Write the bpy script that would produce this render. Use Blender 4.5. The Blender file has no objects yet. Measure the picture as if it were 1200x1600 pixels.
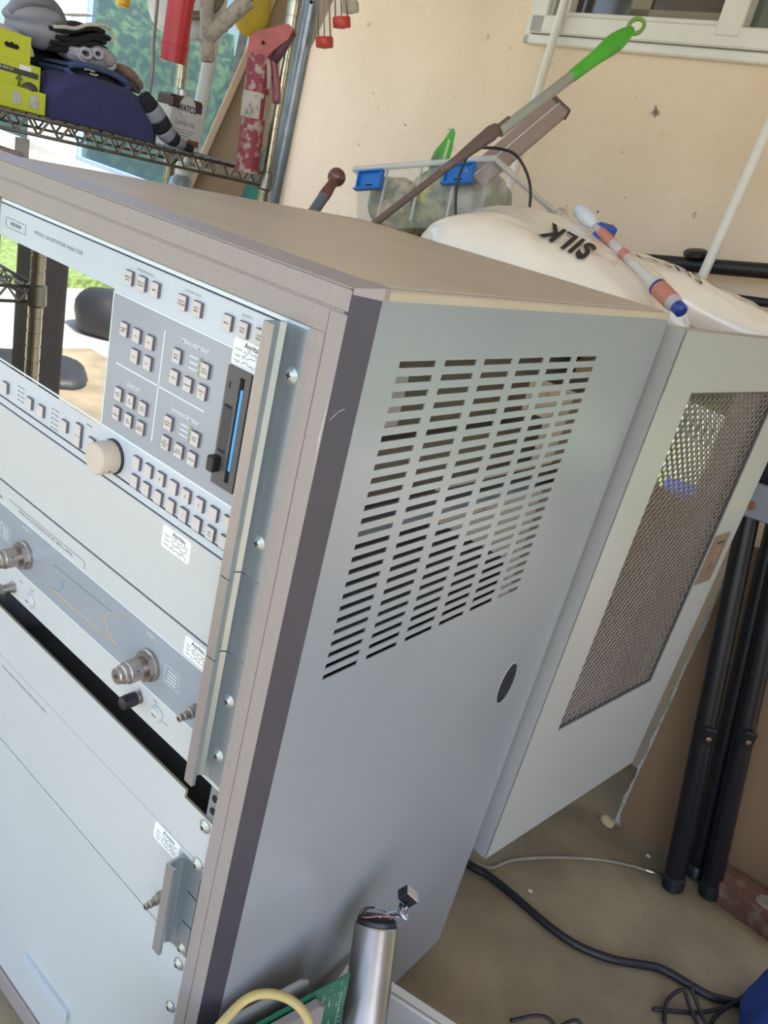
import bpy, math, random
from mathutils import Vector, Matrix, noise
random.seed(7)
C = bpy.context.scene.collection
S = bpy.context.scene
PI = math.pi

# ---------------------------------------------------------------- camera
cam = bpy.data.cameras.new('camera')
cam.sensor_fit = 'VERTICAL'; cam.sensor_height = 32.0; cam.sensor_width = 24.0
cam.lens = 1235.81 / 1600 * 32.0
cam.clip_start = 0.02
camo = bpy.data.objects.new('camera', cam); C.objects.link(camo)
RX = (0.7407228898, 0.6315147611, 0.2291696031)
RY = (0.4146445611, -0.1613595090, -0.8955629497)
RZ = (-0.5285825276, 0.7583879056, -0.3813768427)
camo.matrix_world = Matrix(((RX[0], -RY[0], -RZ[0], 0.42712),
                            (RX[1], -RY[1], -RZ[1], -0.49468),
                            (RX[2], -RY[2], -RZ[2], 1.46163),
                            (0, 0, 0, 1)))
S.camera = camo
# ---------------------------------------------------------------- light
w = bpy.data.worlds.new('world'); S.world = w; w.use_nodes = True
nt = w.node_tree; bg = nt.nodes['Background']
sky = nt.nodes.new('ShaderNodeTexSky'); sky.sky_type = 'NISHITA'
sky.sun_disc = False; sky.sun_elevation = math.radians(62); sky.sun_rotation = math.radians(110)
sky.air_density = 1.0; sky.dust_density = 1.5; sky.ozone_density = 1.0
haze = nt.nodes.new('ShaderNodeHueSaturation'); haze.inputs['Saturation'].default_value = .9
nt.links.new(sky.outputs[0], haze.inputs['Color']); nt.links.new(haze.outputs[0], bg.inputs[0]); bg.inputs[1].default_value = 0.23
sun = bpy.data.lights.new('sun', 'SUN'); sun.energy = 5.5; sun.angle = 0.009; sun.color = (1.0, 0.95, 0.87)
suno = bpy.data.objects.new('sun', sun); C.objects.link(suno)
suno.rotation_euler = Vector((0.36, -0.12, 0.93)).to_track_quat('Z', 'Y').to_euler()
suno.location = (0, 0, 6)
S.view_settings.view_transform = 'Standard'; S.view_settings.look = 'None'
S.view_settings.gamma = 1.0; S.view_settings.use_curve_mapping = False
S.view_settings.exposure = 1.5

# ---------------------------------------------------------------- helpers
def srgb(h):
    h = h.lstrip('#'); o = []
    for i in (0, 2, 4):
        c = int(h[i:i+2], 16) / 255
        o.append(c/12.92 if c <= .04045 else ((c+.055)/1.055)**2.4)
    return (*o, 1.0)

MATS = {}
def paint(name, col, rough=.5, var=.06, scale=6., bump=0., bscale=120., metal=0., spec=.5, coat=0., col2=None, thr=(.45, .6), rvar=.0, detail=4.):
    """plain painted / plastic / metal surface with a little mottling and relief"""
    if name in MATS: return MATS[name]
    m = bpy.data.materials.new(name); m.use_nodes = True; t = m.node_tree
    b = t.nodes['Principled BSDF']
    tc = t.nodes.new('ShaderNodeTexCoord')
    n = t.nodes.new('ShaderNodeTexNoise'); n.inputs['Scale'].default_value = scale; n.inputs['Detail'].default_value = detail
    t.links.new(tc.outputs['Object'], n.inputs['Vector'])
    c = srgb(col)
    r = t.nodes.new('ShaderNodeValToRGB'); r.color_ramp.elements[0].position = thr[0]-.15 if col2 is None else thr[0]
    r.color_ramp.elements[1].position = thr[1]+.1 if col2 is None else thr[1]
    r.color_ramp.elements[0].color = (*[x*(1-var) for x in c[:3]], 1)
    r.color_ramp.elements[1].color = srgb(col2) if col2 else (*[min(1, x*(1+var)) for x in c[:3]], 1)
    t.links.new(n.outputs['Fac'], r.inputs['Fac']); t.links.new(r.outputs['Color'], b.inputs['Base Color'])
    b.inputs['Roughness'].default_value = rough; b.inputs['Metallic'].default_value = metal
    b.inputs['Specular IOR Level'].default_value = spec; b.inputs['Coat Weight'].default_value = coat
    b.inputs['Coat Roughness'].default_value = .08
    if bump:
        n2 = t.nodes.new('ShaderNodeTexNoise'); n2.inputs['Scale'].default_value = bscale; n2.inputs['Detail'].default_value = 3
        t.links.new(tc.outputs['Object'], n2.inputs['Vector'])
        bp = t.nodes.new('ShaderNodeBump'); bp.inputs['Strength'].default_value = bump; bp.inputs['Distance'].default_value = .004
        t.links.new(n2.outputs['Fac'], bp.inputs['Height']); t.links.new(bp.outputs['Normal'], b.inputs['Normal'])
    MATS[name] = m
    return m

def film(name, col, alpha, rough=.15):
    """clear or cloudy plastic: part see-through, part glossy white"""
    if name in MATS: return MATS[name]
    m = bpy.data.materials.new(name); m.use_nodes = True; t = m.node_tree
    b = t.nodes['Principled BSDF']; o = t.nodes['Material Output']
    tc = t.nodes.new('ShaderNodeTexCoord'); n = t.nodes.new('ShaderNodeTexNoise'); n.inputs['Scale'].default_value = 9
    t.links.new(tc.outputs['Object'], n.inputs['Vector'])
    mr = t.nodes.new('ShaderNodeMapRange'); mr.inputs[3].default_value = alpha*.8; mr.inputs[4].default_value = min(1, alpha*1.2)
    t.links.new(n.outputs['Fac'], mr.inputs[0])
    b.inputs['Base Color'].default_value = srgb(col); b.inputs['Roughness'].default_value = rough
    tr = t.nodes.new('ShaderNodeBsdfTransparent'); mx = t.nodes.new('ShaderNodeMixShader')
    t.links.new(mr.outputs[0], mx.inputs[0]); t.links.new(tr.outputs[0], mx.inputs[1]); t.links.new(b.outputs[0], mx.inputs[2])
    t.links.new(mx.outputs[0], o.inputs[0]); MATS[name] = m
    return m

def mirror(name, base, tint, fac, rough=.02):
    """coated glass: dark body plus a clear reflection"""
    if name in MATS: return MATS[name]
    m = bpy.data.materials.new(name); m.use_nodes = True; t = m.node_tree
    b = t.nodes['Principled BSDF']; o = t.nodes['Material Output']
    b.inputs['Base Color'].default_value = srgb(base); b.inputs['Roughness'].default_value = rough
    g = t.nodes.new('ShaderNodeBsdfGlossy'); g.inputs['Color'].default_value = srgb(tint); g.inputs['Roughness'].default_value = rough
    mx = t.nodes.new('ShaderNodeMixShader'); mx.inputs[0].default_value = fac
    t.links.new(b.outputs[0], mx.inputs[1]); t.links.new(g.outputs[0], mx.inputs[2]); t.links.new(mx.outputs[0], o.inputs[0])
    MATS[name] = m
    return m

def chamfer_template():
    import bmesh
    bm = bmesh.new(); keys = []
    for sx in (-1, 1):
        for sy in (-1, 1):
            for sz in (-1, 1):
                for k in range(3):
                    p = [sx, sy, sz]
                    for j in range(3):
                        if j != k: p[j] *= .8
                    keys.append((sx, sy, sz, k)); bm.verts.new(p)
    bm.verts.ensure_lookup_table(); bm.verts.index_update()
    bmesh.ops.convex_hull(bm, input=list(bm.verts))
    bmesh.ops.dissolve_limit(bm, angle_limit=.01, verts=list(bm.verts), edges=list(bm.edges))
    bmesh.ops.recalc_face_normals(bm, faces=list(bm.faces))
    bm.verts.index_update()
    pos = {tuple(round(c, 3) for c in v.co): v.index for v in bm.verts}
    order = []
    for (sx, sy, sz, k) in keys:
        p = [sx, sy, sz]
        for j in range(3):
            if j != k: p[j] *= .8
        order.append(pos[tuple(round(c, 3) for c in p)])
    inv = {o: i for i, o in enumerate(order)}
    f = [[inv[v.index] for v in fc.verts] for fc in bm.faces]
    bm.free()
    return keys, f
CK, CF = chamfer_template()

WO = {}
def frame(x, y, z):
    return Matrix((Vector(x), Vector(y), Vector(z))).transposed()
def axes(d, up=(0, 0, 1)):
    z = Vector(d).normalized(); u = Vector(up)
    if abs(z.dot(u)) > .98: u = Vector((0, 1, 0))
    x = u.cross(z).normalized(); return x, z.cross(x), z

class MB:
    def __init__(s): s.v = []; s.f = []; s.m = []; s.mi = 0
    def add(s, vs, fs):
        o = len(s.v); s.v += [tuple(v) for v in vs]; s.f += [[i+o for i in f] for f in fs]; s.m += [s.mi]*len(fs); return s
    def box(s, c, d, R=None, bev=0.):
        c = Vector(c); h = [x/2 for x in d]; vs = []
        bev = min(bev, min(h)*.9)
        if bev > 0:
            for (sx, sy, sz, k) in CK:
                p = [sx*h[0], sy*h[1], sz*h[2]]
                for j in range(3):
                    if j != k: p[j] -= bev*(sx, sy, sz)[j]
                p = Vector(p); vs.append(c + (R @ p if R else p))
            return s.add(vs, CF)
        for sx in (-1, 1):
            for sy in (-1, 1):
                for sz in (-1, 1):
                    p = Vector((sx*h[0], sy*h[1], sz*h[2])); vs.append(c + (R @ p if R else p))
        return s.add(vs, [(0, 1, 3, 2), (4, 6, 7, 5), (0, 4, 5, 1), (2, 3, 7, 6), (0, 2, 6, 4), (1, 5, 7, 3)])
    def b(s, x0, x1, y0, y1, z0, z1, bev=0.):
        return s.box(((x0+x1)/2, (y0+y1)/2, (z0+z1)/2), (abs(x1-x0), abs(y1-y0), abs(z1-z0)), None, bev)
    def prism(s, poly, o, u, v, n, depth):
        o, u, v, n = Vector(o), Vector(u), Vector(v), Vector(n)
        a = [o+u*p[0]+v*p[1] for p in poly]; b = [p+n*depth for p in a]; k = len(poly)
        fs = [list(range(k))[::-1], list(range(k, 2*k))]+[[i, (i+1) % k, k+(i+1) % k, k+i] for i in range(k)]
        return s.add(a+b, fs)
    def tube(s, pts, r, seg=10, caps=True):
        pts = [Vector(p) for p in pts]; n = len(pts)
        rs = r if isinstance(r, (list, tuple)) else [r]*n
        d = (pts[1]-pts[0]).normalized(); x, y, _ = axes(d); vs = []
        for i, p in enumerate(pts):
            t = (pts[min(i+1, n-1)]-pts[max(i-1, 0)])
            t = t.normalized() if t.length > 1e-9 else d
            x = (x - t*x.dot(t)).normalized(); y = t.cross(x)
            for k in range(seg):
                a = 2*PI*k/seg; vs.append(p + (x*math.cos(a)+y*math.sin(a))*rs[i])
        fs = [[i*seg+k, i*seg+(k+1) % seg, (i+1)*seg+(k+1) % seg, (i+1)*seg+k] for i in range(n-1) for k in range(seg)]
        if caps: fs += [list(range(seg))[::-1], [(n-1)*seg+k for k in range(seg)]]
        return s.add(vs, fs)
    def cyl(s, a, b, r, seg=16, r2=None): return s.tube([a, b], [r, r if r2 is None else r2], seg)
    def lathe(s, prof, o, d, seg=24, up=(0, 0, 1)):
        """prof: (radius, height along d)"""
        x, y, z = axes(d, up); o = Vector(o); vs = []; n = len(prof)
        for (r, h) in prof:
            for k in range(seg):
                a = 2*PI*k/seg; vs.append(o+z*h+(x*math.cos(a)+y*math.sin(a))*max(r, 1e-5))
        fs = [[i*seg+k, i*seg+(k+1) % seg, (i+1)*seg+(k+1) % seg, (i+1)*seg+k] for i in range(n-1) for k in range(seg)]
        fs += [list(range(seg))[::-1], [(n-1)*seg+k for k in range(seg)]]
        return s.add(vs, fs)
    def grid(s, fn, nu, nv, cu=False, cv=False):
        vs = [fn(i/nu, j/nv) for i in range(nu+(0 if cu else 1)) for j in range(nv+(0 if cv else 1))]
        NU = nu if cu else nu+1; NV = nv if cv else nv+1
        fs = []
        for i in range(nu):
            for j in range(nv):
                a, b_ = i % NU, (i+1) % NU; c, d = j % NV, (j+1) % NV
                fs.append([a*NV+c, b_*NV+c, b_*NV+d, a*NV+d])
        return s.add(vs, fs)
    def blob(s, c, U, V, W, nu=24, nv=14, amp=0., fr=6., e=1., seed=0., fold=None):
        """lumpy closed ellipsoid spanned by three half-axes"""
        c, U, V, W = Vector(c), Vector(U), Vector(V), Vector(W)
        sg = lambda q: math.copysign(abs(q)**e, q)
        def fn(a, b_):
            th = 2*PI*a; ph = PI*(b_-.5); ph *= .999
            p = Vector((sg(math.cos(th))*sg(math.cos(ph)), sg(math.sin(th))*sg(math.cos(ph)), sg(math.sin(ph))))
            q = U*p.x+V*p.y+W*p.z
            k = 1+amp*noise.noise(q*fr+Vector((seed, seed*.7, 1.3*seed)))+amp*.5*noise.noise(q*fr*2.3+Vector((seed, 3, seed)))
            if fold: k *= fold(p)
            return c+q*k
        return s.grid(fn, nu, nv, cu=True)
    def text(s, body, o, x, y, h, align='CENTER', bold=0., spacing=1., depth=0., warp=None, sx=1.):
        cu = bpy.data.curves.new('t', 'FONT'); cu.body = body; cu.align_x = align; cu.align_y = 'CENTER'
        cu.size = h*1.38; cu.space_character = spacing; cu.offset = bold; cu.resolution_u = 3; cu.fill_mode = 'FRONT'
        ob = bpy.data.objects.new('t', cu); C.objects.link(ob)
        dg = bpy.context.evaluated_depsgraph_get()
        me = bpy.data.meshes.new_from_object(ob.evaluated_get(dg))
        o, x, y = Vector(o), Vector(x), Vector(y)
        if warp: vs = [warp(v.co.x*sx, v.co.y) for v in me.vertices]
        else: vs = [o+x*v.co.x*sx+y*v.co.y for v in me.vertices]
        s.add(vs, [list(p.vertices) for p in me.polygons])
        bpy.data.objects.remove(ob); bpy.data.curves.remove(cu); bpy.data.meshes.remove(me)
        return s
    def build(s, name, mat, parent=None, smooth=False, kind=None, label=None, angle=None, origin=None):
        me = bpy.data.meshes.new(name)
        if parent is not None: org = WO[parent.name]
        elif origin is not None: org = Vector(origin)
        else:
            xs = [v[0] for v in s.v]; ys = [v[1] for v in s.v]; zs = [v[2] for v in s.v]
            org = Vector(((min(xs)+max(xs))/2, (min(ys)+max(ys))/2, min(zs)))
        me.from_pydata([(v[0]-org.x, v[1]-org.y, v[2]-org.z) for v in s.v], [], s.f)
        for m_ in (mat if isinstance(mat, (list, tuple)) else [mat]): me.materials.append(m_)
        if any(s.m): me.polygons.foreach_set('material_index', s.m)
        if smooth: me.polygons.foreach_set('use_smooth', [True]*len(me.polygons))
        me.update()
        ob = bpy.data.objects.new(name, me); C.objects.link(ob)
        if smooth and angle: 
            try: me.set_sharp_from_angle(angle=math.radians(angle))
            except Exception: pass
        if parent is not None: ob.parent = parent
        else: ob.location = org
        WO[ob.name] = org
        if kind: ob['kind'] = kind
        if label: ob['label'] = label
        return ob

def thing(name, loc, label, cat, group=None):
    o = bpy.data.objects.new(name, None); C.objects.link(o); o.location = loc; o.empty_display_size = .02
    o['label'] = label; o['category'] = cat
    if group: o['group'] = group
    WO[o.name] = Vector(loc); return o
def tag(o, label, cat, group=None):
    o['label'] = label; o['category'] = cat
    if group: o['group'] = group
    return o
def inst(name, src, parent, loc):
    """a copy sharing mesh data, its own origin at loc (world)"""
    o = src.copy(); o.name = name; C.objects.link(o); o.parent = parent
    o.location = Vector(loc)-WO[parent.name]; WO[o.name] = Vector(loc); return o
def lerp(a, b, t): return Vector(a)*(1-t)+Vector(b)*t
def spline(pts, n=8):
    P = [Vector(p) for p in pts]; P = [P[0]*2-P[1]]+P+[P[-1]*2-P[-2]]; out = []
    for i in range(1, len(P)-2):
        for k in range(n):
            t = k/n; a, b, c, d = P[i-1:i+3]
            out.append(.5*((2*b)+(c-a)*t+(2*a-5*b+4*c-d)*t*t+(3*b-a-3*c+d)*t**3))
    return out+[P[-2]]

# ---------------------------------------------------------------- palette
M_frame = paint('taupe hammered paint', '#908680', .40, .05, 420, .25, 420)
M_dark = paint('charcoal trim paint', '#39353c', .5, .06, 20, .15, 300)
M_body = paint('light grey cabinet enamel', '#8d9094', .27, .03, 3, .03, 200)
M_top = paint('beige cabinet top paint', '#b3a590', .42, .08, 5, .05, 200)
M_door = paint('warm grey door enamel', '#a4a29d', .34, .03, 3, .03, 200)
M_panel = paint('pale blue grey panel film', '#b4bbbf', .28, .02, 5)
M_blank = paint('pale grey filler panel paint', '#b6b8b4', .36, .03, 3, .03, 240)
M_band = paint('slate grey panel print', '#8c9297', .24, .02, 6)
M_pale = paint('pale print line', '#cdd6d6', .4, .02)
M_key = paint('ivory key plastic', '#bfb8b0', .55, .04, 30)
M_keyside = paint('brown key side plastic', '#6a6164', .6, .04)
M_ink = paint('grey brown print', '#6d655f', .7, .02)
M_inkdark = paint('black print', '#26262a', .7, .02)
M_white = paint('white label paper', '#dfe0da', .6, .02, 20)
M_black = paint('black plastic', '#17171b', .45, .05)
M_void = paint('flat black interior', '#0b0c12', .8, .05)
M_drive = paint('dark grey drive bezel', '#4b4847', .5, .06, 20)
M_blue = paint('sky blue disk plastic', '#2f9fe0', .4, .05)
M_nickel = paint('dull nickel', '#a79e98', .28, .06, 30, 0, 100, .9)
M_steel = paint('bare steel', '#98938c', .33, .12, 14, .05, 80, .85)
M_alu = paint('brushed aluminium', '#a7b0b4', .3, .05, 10, .03, 200, .75)
M_anod = paint('bronze anodised aluminium', '#8f8680', .35, .05, 20, .05, 300, .3)
M_chrome = paint('dusty chrome', '#8d8980', .22, .12, 30, .05, 120, .95)
M_screw = paint('zinc screw', '#aeb2ae', .35, .08, 60, 0, 100, .7)
M_cord = paint('black rubber', '#191920', .45, .08, 20)
M_knob = paint('putty knob plastic', '#bdae9d', .5, .04, 20)

H = 1.375
def q(x, y, z): return Vector((x/1000, y/1000, H+z/1000))
X, Y, Z = Vector((1, 0, 0)), Vector((0, 1, 0)), Vector((0, 0, 1))

# ================================================================= SETTING
M_floor = paint('worn concrete', '#877a61', .8, .30, 5.0, .45, 70, detail=12)
M_stucco = None
def stucco():
    m = bpy.data.materials.new('peach stucco'); m.use_nodes = True; t = m.node_tree; b = t.nodes['Principled BSDF']
    tc = t.nodes.new('ShaderNodeTexCoord')
    def nz(sc, det=4, rough=.5):
        n = t.nodes.new('ShaderNodeTexNoise'); n.inputs['Scale'].default_value = sc; n.inputs['Detail'].default_value = det
        n.inputs['Roughness'].default_value = rough; t.links.new(tc.outputs['Object'], n.inputs['Vector']); return n
    def ramp(n, a, b_, c0, c1):
        r = t.nodes.new('ShaderNodeValToRGB'); r.color_ramp.elements[0].position = a; r.color_ramp.elements[1].position = b_
        r.color_ramp.elements[0].color = c0; r.color_ramp.elements[1].color = c1; t.links.new(n.outputs['Fac'], r.inputs['Fac']); return r
    base = ramp(nz(1.6, 6), .35, .7, srgb('#e0c8ae'), srgb('#ecd6be'))
    dirt = ramp(nz(9, 8, .65), .66, .76, (0, 0, 0, 1), (1, 1, 1, 1))
    fleck = ramp(nz(42, 3), .74, .78, (0, 0, 0, 1), (1, 1, 1, 1))
    mx = t.nodes.new('ShaderNodeMixRGB'); mx.blend_type = 'MIX'; mx.inputs[2].default_value = srgb('#8f765f')
    t.links.new(base.outputs[0], mx.inputs[1]); t.links.new(dirt.outputs[0], mx.inputs[0])
    mx2 = t.nodes.new('ShaderNodeMixRGB'); mx2.inputs[2].default_value = srgb('#5b4838')
    t.links.new(mx.outputs[0], mx2.inputs[1]); t.links.new(fleck.outputs[0], mx2.inputs[0])
    last = mx2.outputs[0]; geo = t.nodes.new('ShaderNodeNewGeometry'); blot = nz(34, 5, .7)
    for (px, py, pz, rad) in ((-.624, 1.794, 1.783, .030), (-.41, 1.78, 1.555, .022), (-.30, 1.765, 1.60, .016), (-.70, 1.80, 1.51, .012), (-.27, 1.76, 1.80, .014)):
        ds = t.nodes.new('ShaderNodeVectorMath'); ds.operation = 'DISTANCE'; ds.inputs[1].default_value = (px, py, pz); t.links.new(geo.outputs['Position'], ds.inputs[0])
        dv = t.nodes.new('ShaderNodeMath'); dv.operation = 'DIVIDE'; dv.inputs[1].default_value = rad; t.links.new(ds.outputs['Value'], dv.inputs[0])
        ad = t.nodes.new('ShaderNodeMath'); ad.operation = 'MULTIPLY_ADD'; ad.inputs[1].default_value = .45; t.links.new(dv.outputs[0], ad.inputs[0]); t.links.new(blot.outputs['Fac'], ad.inputs[2])
        mr = t.nodes.new('ShaderNodeMapRange'); mr.inputs[1].default_value = .62; mr.inputs[2].default_value = .72; mr.inputs[3].default_value = .8; mr.inputs[4].default_value = 0; t.links.new(ad.outputs[0], mr.inputs[0])
        m3 = t.nodes.new('ShaderNodeMixRGB'); m3.inputs[2].default_value = srgb('#4d3c30'); t.links.new(mr.outputs[0], m3.inputs[0]); t.links.new(last, m3.inputs[1]); last = m3.outputs[0]
    t.links.new(last, b.inputs['Base Color']); b.inputs['Roughness'].default_value = .9
    bp = t.nodes.new('ShaderNodeBump'); bp.inputs['Strength'].default_value = .55; bp.inputs['Distance'].default_value = .01
    t.links.new(nz(38, 6, .6).outputs['Fac'], bp.inputs['Height']); t.links.new(bp.outputs['Normal'], b.inputs['Normal'])
    return m
M_stucco = stucco()
M_soffit = paint('cream patio ceiling boards', '#cfc4b2', .8, .04)
M_wframe = paint('white painted window frame', '#dcd9d2', .5, .06, 8, .06, 90)
M_glass = mirror('teal window glass', '#4f6167', '#9fb8bc', .24)
M_dglass = mirror('dark insect screen glass', '#3c3835', '#b0aaa0', .10, .12)
M_patio = paint('sunlit concrete paving', '#cbc5b8', .85, .08, 3)
M_lawn = paint('lawn', '#6c8448', .9, .25, 30, .4, 200, col2='#8a9f58')

o = MB().b(-4.2, 3.0, -2.4, 2.6, -.1, 0).build('floor', M_floor, kind='structure')
# wall runs across behind the cabinet, turned six degrees
wa = math.radians(-6); WT = Vector((math.cos(wa), math.sin(wa), 0)); WN = Vector((-math.sin(wa), math.cos(wa), 0))
WC = WN.dot(Vector((.46, 1.68, 0)))
def wp(x, z, off=0.):      # point on the wall face at world x, moved towards the room by off
    yy = (WC-WN.x*x)/WN.y
    return Vector((x, yy, z))-WN*off
RW = frame(WT, WN, Z)
def wbox(mb, x0, x1, z0, z1, near, far, bev=0.):
    a, b_ = wp(x0, z0), wp(x1, z1)
    L = (b_-a).dot(WT)
    c = (a+b_)/2; c.z = (z0+z1)/2; c += WN*((far-near)/2)
    return mb.box(c, (L, far+near, z1-z0), RW, bev)
XG0, XG1 = -6.4, -2.20                       # glazed opening on the left
XW0, XW1, ZW0 = -1.100, .30, 1.945             # window at the upper right
wall = MB()
wbox(wall, XG1, XW0, 0, 2.55, 0, .16); wbox(wall, XW0, .42, 0, ZW0, 0, .16); wbox(wall, XW1, .42, ZW0, 2.55, 0, .16)
wbox(wall, XW0, XW1, 2.5, 2.55, 0, .16); wbox(wall, XG0, XG1, 0, 1.08, 0, .16); wbox(wall, XG0, XG1, 2.3, 2.55, 0, .16)
wall.build('wall_back', M_stucco, kind='structure')
MB().b(1.45, 1.6, .15, 1.6, 0, 2.55).build('shade_wall_right', M_stucco, kind='structure')  # unseen wall, added to darken the cabinet side and the floor
MB().b(-2.3, 2.0, -1.5, 2.3, 2.55, 2.72).build('ceiling', M_soffit, kind='structure')
# glazed unit
g = MB(); 
for a, b_ in ((XG0, -4.74), (-4.05, -2.30)): wbox(g, a, b_, 1.14, 2.26, .012, -.004)
win1 = MB()
wbox(win1, XG0, XG1, 1.06, 1.15, .03, .05, .006); wbox(win1, XG0, XG1, 2.25, 2.32, .03, .05, .006)
wbox(win1, -2.30, XG1+.02, 1.06, 2.32, .035, .05, .006); wbox(win1, -4.76, -4.05, 1.10, 2.30, .03, .05, .006); wbox(win1, XG0, XG0+.1, 1.06, 2.32, .03, .05)
w1 = win1.build('window_1', M_wframe, kind='structure')
g.build('pane', M_glass, w1)
g2 = MB(); wbox(g2, -4.055, -4.035, 1.15, 2.25, .034, -.01); wbox(g2, -4.05, -2.30, 1.142, 1.162, .034, -.01)
g2.build('blue_edge_strip', paint('blue grey vinyl', '#8ea3c4', .4, .04), w1)
# upper right window
win2 = MB()
wbox(win2, -1.125, .325, 1.92, 1.945, .022, .02, .004); wbox(win2, -1.125, -1.10, 1.92, 2.53, .022, .02, .004)
wbox(win2, -1.103, .31, 1.947, 1.995, .032, .03, .004); wbox(win2, -1.103, -1.052, 1.947, 2.53, .032, .03, .004)
wbox(win2, -.99, -.513, 1.995, 2.008, .018, .03, .002); wbox(win2, -.513, -.445, 1.97, 2.53, .036, .04, .004)
wbox(win2, -1.0, -.985, 1.995, 2.53, .018, .03); wbox(win2, .22, .31, 1.947, 2.53, .032, .03)
wbox(win2, -1.055, -1.046, 1.99, 2.53, .012, .03)
w2 = win2.build('window_2', M_wframe, kind='structure')
p2 = MB(); wbox(p2, -.988, -.513, 1.99, 2.5, -.012, .02); p2.build('screen_pane', M_dglass, w2)
p3 = MB(); wbox(p3, -.445, .22, 1.99, 2.5, -.004, .02); p3.build('pane', mirror('green grey window glass', '#49524f', '#a8b4b0', .2), w2)
p4 = MB(); wbox(p4, -1.046, -.99, 1.99, 2.5, -.004, .02); p4.build('pane', MATS['green grey window glass'], w2)
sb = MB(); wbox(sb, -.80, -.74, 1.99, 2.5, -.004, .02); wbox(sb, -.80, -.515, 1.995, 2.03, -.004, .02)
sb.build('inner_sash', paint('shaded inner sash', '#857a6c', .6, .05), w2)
gv = MB(); wbox(gv, -1.124, .324, 1.945, 1.9475, .012, .0); gv.build('trim_groove', M_inkdark, w2)
# white corner strip and conduit on the wall
t1 = MB(); wbox(t1, -2.21, -2.185, 0, 2.5, .03, 0, .004); t1.build('trim_1', M_wframe, kind='structure')
# ground outside and what is mirrored in the glass
MB().b(-14, 12, -12, 14, -.16, -.11).build('ground_outside', paint('dry soil', '#6f6a58', .9, .2, 3), kind='structure')
MB().b(-6.3, -1.5, -6, 3, -.12, -.105).build('paving_left', M_patio, kind='structure'); MB().b(.5, 4, 1.9, 3.4, -.12, -.105).build('paving_back', M_patio, kind='structure')
MB().b(-14, -6.3, -12, 10, -.11, -.02).build('lawn', M_lawn, kind='structure')
MB().b(.9, 12, 3.4, 14, -.11, -.04).build('back_lawn', M_lawn, kind='structure')
M_hedge = paint('hedge leaves', '#28401f', .8, .3, 9, .8, 40, col2='#66803f')
hedges = [(-12.5, -5, 1.6, 3.2), (-12.2, -1.2, 1.6, 3.0), (-12.4, 2.6, 1.6, 3.4), (-11, -9., 1.6, 3.0), (3.6, 7.0, .95, 2.6), (6.0, 7.6, .95, 3.0), (1.2, 8.2, .95, 2.8)]
for i, (x, y, r, h) in enumerate(hedges):
    sh = MB().blob((x, y, h*.5-.1), (r, 0, 0), (0, r, 0), (0, 0, h*.55), 40, 24, .22, 1.6, .8, i).build('garden_shrub', M_hedge, smooth=True)
    tag(sh, 'large green garden shrub growing outdoors beyond the patio, %s' % ['far left', 'left by the lawn', 'left behind the house line', 'far front left', 'right by the slat fence', 'far right', 'behind the house corner'][i], 'shrub')
fen = thing('standin_crate', (2.2, 4.82, -.04), 'white slatted stand-in crate on the lawn, added to be mirrored in the door backing', 'crate')  # stand-in for pale stripes mirrored in the door, otherwise unseen
for k in range(6): MB().b(2.06+k*.055, 2.095+k*.055, 4.80, 4.815, -.04, .52, .003).build('slat', M_wframe, fen)
for z in (.02, .44): MB().b(2.05, 2.38, 4.815, 4.84, z, z+.05).build('rail', M_wframe, fen)
br = MB().lathe([(.09, 0), (.11, .03), (.125, .26), (.13, .27), (.13, .30), (.11, .30)], (1.56, 3.76, -.04), Z, 24).build('standin_bucket', paint('blue bucket', '#1c3f9a', .4, .05), smooth=True, angle=40)  # unseen bucket, added as the blue spot in the door's reflection
tag(br, 'blue stand-in bucket on the lawn, added to be mirrored in the door backing', 'bucket')
po = MB().b(-2.46, -2.34, -1.12, -.98, 0, 2.55, .006).build('standin_post', paint('dark stained timber', '#3a332e', .7, .1, 8)); tag(po, 'dark timber post added out of view at the front left for its dark reflection', 'post')  # unseen post, added for a dark edge mirrored in panel and screen
M_tarp = paint('black tarpaulin', '#22211f', .55, .1, 6, .3, 20)
mo = MB().blob((-4.9, -3.15, .03), (.30, .12, 0), (-.12, .36, 0), (0, 0, .20), 30, 16, .2, 2.2, .7, 3).build('standin_mound', M_tarp, smooth=True); tag(mo, 'black covered stand-in pile on the paving, added to be mirrored in the screen', 'pile')  # unseen pile, added as a dark shape in the screen's reflection
mo = MB().blob((-3.75, -1.75, .0), (.26, .08, 0), (-.10, .30, 0), (0, 0, .08), 30, 16, .25, 2.6, .7, 9).build('standin_mat', M_tarp, smooth=True); tag(mo, 'low black stand-in mat on the paving, added to be mirrored dark in the screen', 'mat')  # unseen heap, added to darken the foot of the screen's reflection
bt = thing('standin_boat', (-5.95, -4.6, -.1), 'brown stand-in boat hull on the paving, added to be mirrored in the screen', 'boat')  # unseen hull, a stand-in shape for the screen's reflection
MB().blob((-5.95, -4.6, .06), (.26, .7, 0), (-.26, .09, 0), (0, 0, .20), 30, 14, .03, 2, 1., 2).build('hull', paint('brown varnished hull', '#5a4433', .4, .1, 6), bt, True)

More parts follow.
